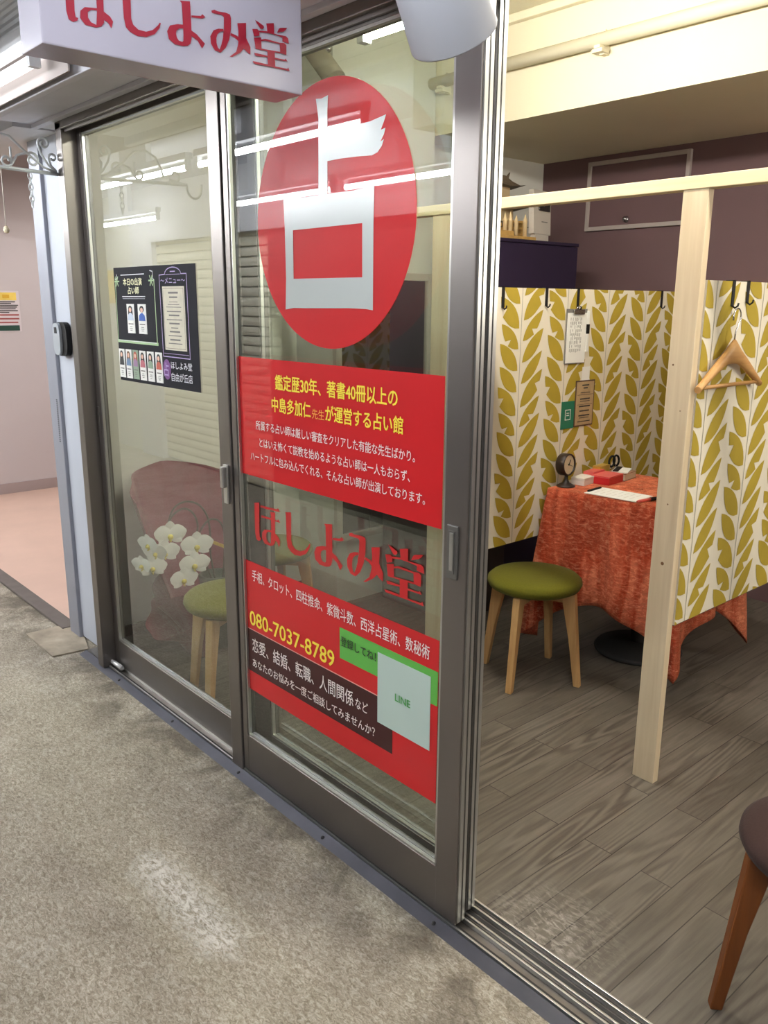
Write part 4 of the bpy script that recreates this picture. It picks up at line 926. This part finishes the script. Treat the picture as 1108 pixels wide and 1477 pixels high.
wrap_sheet(-3.12, 1.745, math.radians(165), math.radians(330), [(0, .10, .0), (.4, .135, .10), (.8, .19, .20), (1, .25, .28)], lambda s: .05*math.sin(s*9), 'front_sheet', 'wrap', 5)
wrap_sheet(-3.12, 1.735, math.radians(205), math.radians(318), [(0, .115, .0), (.5, .165, .09), (1, .27, .17)], lambda s: .05*math.sin(s*6+1), 'folded_flap', 'wrap_dark', 9)
oc = empty('orchid_plant', (-3.08, 1.70, .02), 'white moth orchid with three arching dark stems in the burgundy wrapping', 'plant')
mb = MB(); mb.lathe([(0, .0), (.055, .0), (.075, .30), (.080, .325), (.070, .33), (.06, .30), (0, .30)], (-3.06, 1.74, .03), n=28); mb.build('pot', MT['pot'], oc)
ST = [[(1.73, .335), (1.736, .434), (1.738, .542), (1.725, .615), (1.685, .667), (1.621, .686), (1.565, .653), (1.521, .536), (1.438, .406)], [(1.715, .335), (1.673, .508), (1.674, .584), (1.654, .636), (1.61, .661), (1.558, .637), (1.53, .579)], [(1.77, .335), (1.792, .454), (1.793, .533), (1.771, .583), (1.724, .597), (1.683, .561), (1.66, .504)]]
def smooth_path(p, n=5):
    out = []
    for k in range(len(p)-1):
        a, b, c, d = [Vector(p[max(0, min(len(p)-1, k+i))]) for i in (-1, 0, 1, 2)]
        for j in range(n):
            t = j/n; out.append(.5*((2*b)+(c-a)*t+(2*a-5*b+4*c-d)*t*t+(3*b-a-3*c+d)*t**3))
    out.append(Vector(p[-1])); return out
for k, s in enumerate(ST):
    pts = [(-3.06 if i == 0 else -3.10+.012*k, y, z) for i, (y, z) in enumerate(s)]
    mb = MB(); mb.tube(smooth_path(pts), .0042, 7); mb.build('stem', MT['stemd'], oc)
def petal(mb, c, u, v, n, w, L, ang, cup):
    """rounded petal growing from c at angle ang in the flower plane u,v facing n"""
    d = u*math.cos(ang)+v*math.sin(ang); t = n.cross(d); rows = []
    for i in range(7):
        s = i/6; ww = w*math.sin(PI*min(1, .10+s*.86))**.75*(1 if s < .97 else .6)
        rows.append([c+d*(L*s)+t*(ww*q)+n*(cup*(s*s)-.10*ww*abs(q)*abs(q)+.004) for q in (-1, -.6, -.2, .2, .6, 1)])
    mb.grid(rows, True)
FL = [(1.540, .566, .95, -.25, 1.05), (1.508, .497, .95, -.2, .98), (1.440, .545, .35, -.9, .8), (1.454, .442, .9, -.3, .92), (1.656, .500, .95, -.25, 1.1), (1.637, .421, .95, -.2, 1.06), (1.590, .362, .95, -.1, .98), (1.410, .463, .4, -.85, .75), (1.468, .505, .6, -.7, .8)]
for k, (y, z, nx, ny, s) in enumerate(FL):
    n_ = Vector((nx, ny, -.12)).normalized(); u_ = Z.cross(n_).normalized(); v_ = n_.cross(u_); c_ = Vector((-3.078+.006*(k % 3), y, z)); s *= 1.16
    f = MB()
    for a, w, L in ((90, .019, .050), (215, .017, .048), (325, .017, .048)): petal(f, c_, u_, v_, n_, w*s, L*s, math.radians(a), .004)
    for a in (12, 168): petal(f, c_+n_*.003, u_, v_, n_, .030*s, .056*s, math.radians(a), .003)
    fo = f.build('flower', MT['petal'], oc, weld=None)
    l = MB(); l.lathe([(0, -.002), (.008*s, .002), (.010*s, .010), (.006*s, .018), (0, .020)], c_-v_*.008*s, n_, 12); l.lathe([(0, 0), (.006*s, .004), (.002*s, .016), (0, .018)], c_-v_*.018*s, (n_-v_*.6), 10)
    l.build('lip', MT['lip'], fo)
g = MB(); g.box(-.004, .004, -.045, .045, -.007, .007, .002, Matrix.Translation((-3.07, 1.752, .487)) @ Matrix.Rotation(-.5, 4, 'X')); g.build('gold_clip', MT['goldtape'], oc)

# ------------------------------------------------------------------ rear of the shop
mr = empty('wall_mirror', (-3.178, 2.80, .33), 'large pale framed mirror on the left wall seen through the glass door', 'mirror')
mb = MB(); t = .035
for y0, y1, z0, z1 in ((2.475, 2.475+t, .335, 1.64), (3.105-t, 3.105, .335, 1.64), (2.475+t, 3.105-t, .335, .335+t), (2.475+t, 3.105-t, 1.64-t, 1.64)): mb.box(-3.179, -3.150, y0, y1, z0, z1, .003)
mb.build('frame', MT['plaque'], mr); mb = MB(); mb.box(-3.179, -3.163, 2.505, 3.075, .365, 1.61); mb.build('mirror_glass', MT['mirror'], mr)
lc = empty('low_cabinet', (-2.86, 2.95, 0), 'low dark brown cabinet at the end of the left wall, left of the booth', 'cabinet')
mb = MB(); mb.box(-3.12, -2.62, 2.745, 3.12, .0, .80, .004); mb.build('body', MT['darkwood'], lc)
mb = MB(); mb.box(-3.11, -2.63, 2.737, 2.745, .02, .76, .002); mb.build('door', MT['darkwood'], lc)
nc = empty('navy_cabinet', (-3.06, 3.5, 0), 'tall dark navy cabinet behind the left panel carrying models and a plaque', 'cabinet')
mb = MB(); mb.box(-3.34, -2.81, 3.14, 3.83, .0, 1.79, .003); mb.build('body', MT['navy'], nc)
mb = MB(); mb.box(-3.345, -2.800, 3.135, 3.835, 1.79, 1.806, .002); mb.build('top_board', MT['navy'], nc)
mb = MB(); mb.box(-2.81, -2.799, 3.145, 3.825, .03, 1.785, .002); mb.build('side_panel', MT['navy'], nc)
tp_ = empty('temple_model', (-2.93, 3.44, 1.806), 'gold and ivory temple model with white spires on the navy cabinet', 'model')
mb = MB(); mb.box(-3.02, -2.86, 3.24, 3.55, 1.806, 1.826, .002); mb.box(-3.0, -2.88, 3.25, 3.40, 1.826, 1.85, .002); mb.build('base', MT['gold'], tp_)
for y in (3.345, 3.385, 3.43, 3.50):
    h = {3.345: .115, 3.385: .12, 3.43: .105, 3.50: .115}[y]
    mb = MB(); mb.lathe([(0, 0), (.011, 0), (.011, h*.62), (.013, h*.64), (.008, h*.75), (.003, h*.9), (0, h)], (-2.895, y, 1.826), n=14); mb.build('spire', MT['ivory'], tp_)
mb = MB()
for k in range(4): mb.box(-2.985+.01*k, -2.915-.01*k, 3.27+.012*k, 3.37-.012*k, 1.850+k*.022, 1.868+k*.022, .003)
mb.build('hall', MT['gold'], tp_); mb = MB()
for k in range(3): mb.box(-2.97, -2.93, 3.44, 3.54, 1.836+.03*k, 1.846+.03*k, .002)
for y in (3.45, 3.53): mb.box(-2.965, -2.935, y-.006, y+.006, 1.826, 1.91, .001)
mb.build('gate', MT['gold'], tp_)
cm = empty('castle_model', (-3.12, 3.46, 1.806), 'grey brown pagoda castle model standing behind the temple model', 'model')
mb = MB()
for k, (w, z) in enumerate(((.16, 1.806), (.13, 1.91), (.10, 2.02))): mb.box(-3.17-w/2, -3.17+w/2, 3.58-w*.55, 3.58+w*.55, z, z+.08, .002)
mb.build('walls', MT['ivory'], cm)
for k, (w, z) in enumerate(((.26, 1.885), (.24, 1.985), (.20, 2.095))):
    mb = MB(); rows = []
    for t, hh in ((1, 0), (.82, .012), (.55, .032), (.3, .062)):
        x_, y_ = w/2*t, w*.62*t; lift = .014 if t == 1 else 0
        rows.append([(-3.17+a*x_, 3.58+b*y_, z+hh+(lift if abs(a)+abs(b) == 2 else 0)) for a, b in ((-1, -1), (0, -1), (1, -1), (1, 0), (1, 1), (0, 1), (-1, 1), (-1, 0))])
    vv = mb.grid(rows, False, True); mb.face(vv[0][::-1]); mb.face(vv[-1]); mb.build('roof', MT['stone'], cm)
mb = MB(); mb.tube([(-3.17, 3.655, 2.13), (-3.17, 3.67, 2.16), (-3.17, 3.685, 2.18)], [.012, .008, .003], 8); mb.tube([(-3.17, 3.505, 2.13), (-3.17, 3.49, 2.16), (-3.17, 3.475, 2.18)], [.012, .008, .003], 8); mb.build('roof_finials', MT['stone'], cm)
pq = empty('award_plaque', (-3.03, 3.86, 1.84), 'white framed award plaque with a dark rounded plate standing on the navy cabinet', 'plaque')
rl = Matrix.Translation((-2.885, 3.632, 1.806)) @ Matrix.Rotation(-.05, 4, 'Y') @ Matrix.Rotation(.16, 4, 'Z')
def qb(name, m, *a, bev=0, par=pq): mb = MB(); mb.box(*a, bev, rl); return mb.build(name, MT[m], par)
qb('frame', 'plaque', -.03, 0, -.09, .088, .04, .255, bev=.002)
qb('stand', 'plaque', -.03, -.002, -.07, .07, .0, .04, bev=.002)
pl = qb('play_plate', 'greyplay', 0, .006, -.042, .072, .155, .228, bev=.003)
mb = MB(); mb.prism([rl @ Vector(p) for p in ((.0062, .003, .176), (.0062, .032, .191), (.0062, .003, .206))], (.001, 0, 0)); mb.build('play_mark', MT['silver'], pl)
qb('printed_lines', 'ink_grey', 0, .001, -.008, .052, .10, .105)
wf = empty('wall_hatch', (-2.71, 4.2, 1.90), 'rectangular grey-edged hatch with a small knob on the plum back wall', 'wall hatch')
mb = MB(); t = .022
for x0, x1, z0, z1 in ((-3.03, -3.03+t, 1.90, 2.268), (-2.405-t, -2.405, 1.90, 2.268), (-3.03+t, -2.405-t, 1.90, 1.90+t), (-3.03+t, -2.405-t, 2.268-t, 2.268)): mb.box(x0, x1, 4.190, 4.21, z0, z1, .002)
mb.build('moulding', MT['frame_mauve'], wf); mb = MB(); mb.box(-3.008, -2.427, 4.200, 4.21, 1.922, 2.246); mb.build('panel', MT['purple'], wf)
mb = MB(); mb.lathe([(.016, 0), (.018, .006), (.008, .012), (.008, .020), (.014, .026), (0, .032)], (-2.76, 4.20, 1.950), (0, -1, 0), 16); mb.build('knob', MT['steel'], wf)
pp = empty('ceiling_pipe', (-1.6, 3.09, 2.5), 'cream painted pipe running along the face of the ceiling beam', 'pipe')
mb = MB(); mb.tube([(-3.34, 3.098, 2.524), (XR-.12, 3.098, 2.526)], .027, 18); mb.build('pipe', MT['cream_beam'], pp)
for x in (-2.21, -1.0, -3.1):
    mb = MB(); mb.box(x-.014, x+.014, 3.064, 3.136, 2.488, 2.500, .001); mb.box(x-.012, x+.012, 3.100, 3.136, 2.47, 2.56, .001); mb.box(x-.03, x+.022, 3.07, 3.12, 2.474, 2.489, .002); mb.build('bracket', MT['cream_beam'], pp)
il = empty('shop_tube_lamp', (-1.85, 2.08, 2.40), 'warm white fluorescent tube inside the shop, seen through the top of the glass door', 'lamp')
mb = MB(); mb.tube([(-2.46, 2.08, 2.40), (-1.30, 2.10, 2.40)], .019, 14); mb.build('tube', MT['tube_warm'], il)
mb = MB(); mb.box(-2.49, -1.27, 2.065, 2.115, 2.43, 2.48, .004); mb.box(-2.495, -2.46, 2.06, 2.10, 2.375, 2.44, .003); mb.box(-1.30, -1.265, 2.08, 2.12, 2.375, 2.44, .003); mb.build('housing', MT['ivorylamp'], il)
for x in (-2.35, -1.4): mb = MB(); mb.tube([(x, 2.09, 2.48), (x, 2.09, 2.725)], .006, 8); mb.build('rod', MT['steel'], il)
du = MB(); du.tube([(-3.20, 2.2, 2.725), (-2.93, 2.2, 2.466), (-2.79, 2.2, 2.331)], .042, 18); tag(du.build('duct', MT['duct']), 'short beige duct sloping down from the shop ceiling behind the round sticker top', 'duct')
hk = empty('ceiling_hook', (-2.796, 2.12, 2.42), 'small steel hook with a ball end hanging from the shop ceiling above the round sticker', 'hook')
mb = MB(); mb.tube([(-2.745, 2.13, 2.725), (-2.745, 2.13, 2.43)], .004, 8); mb.build('rod', MT['steel'], hk)
mb = MB(); mb.lathe([(0, -.014), (.010, -.009), (.013, 0), (.010, .009), (0, .014)], (-2.745, 2.13, 2.42), n=14); mb.build('ball', MT['steel'], hk)
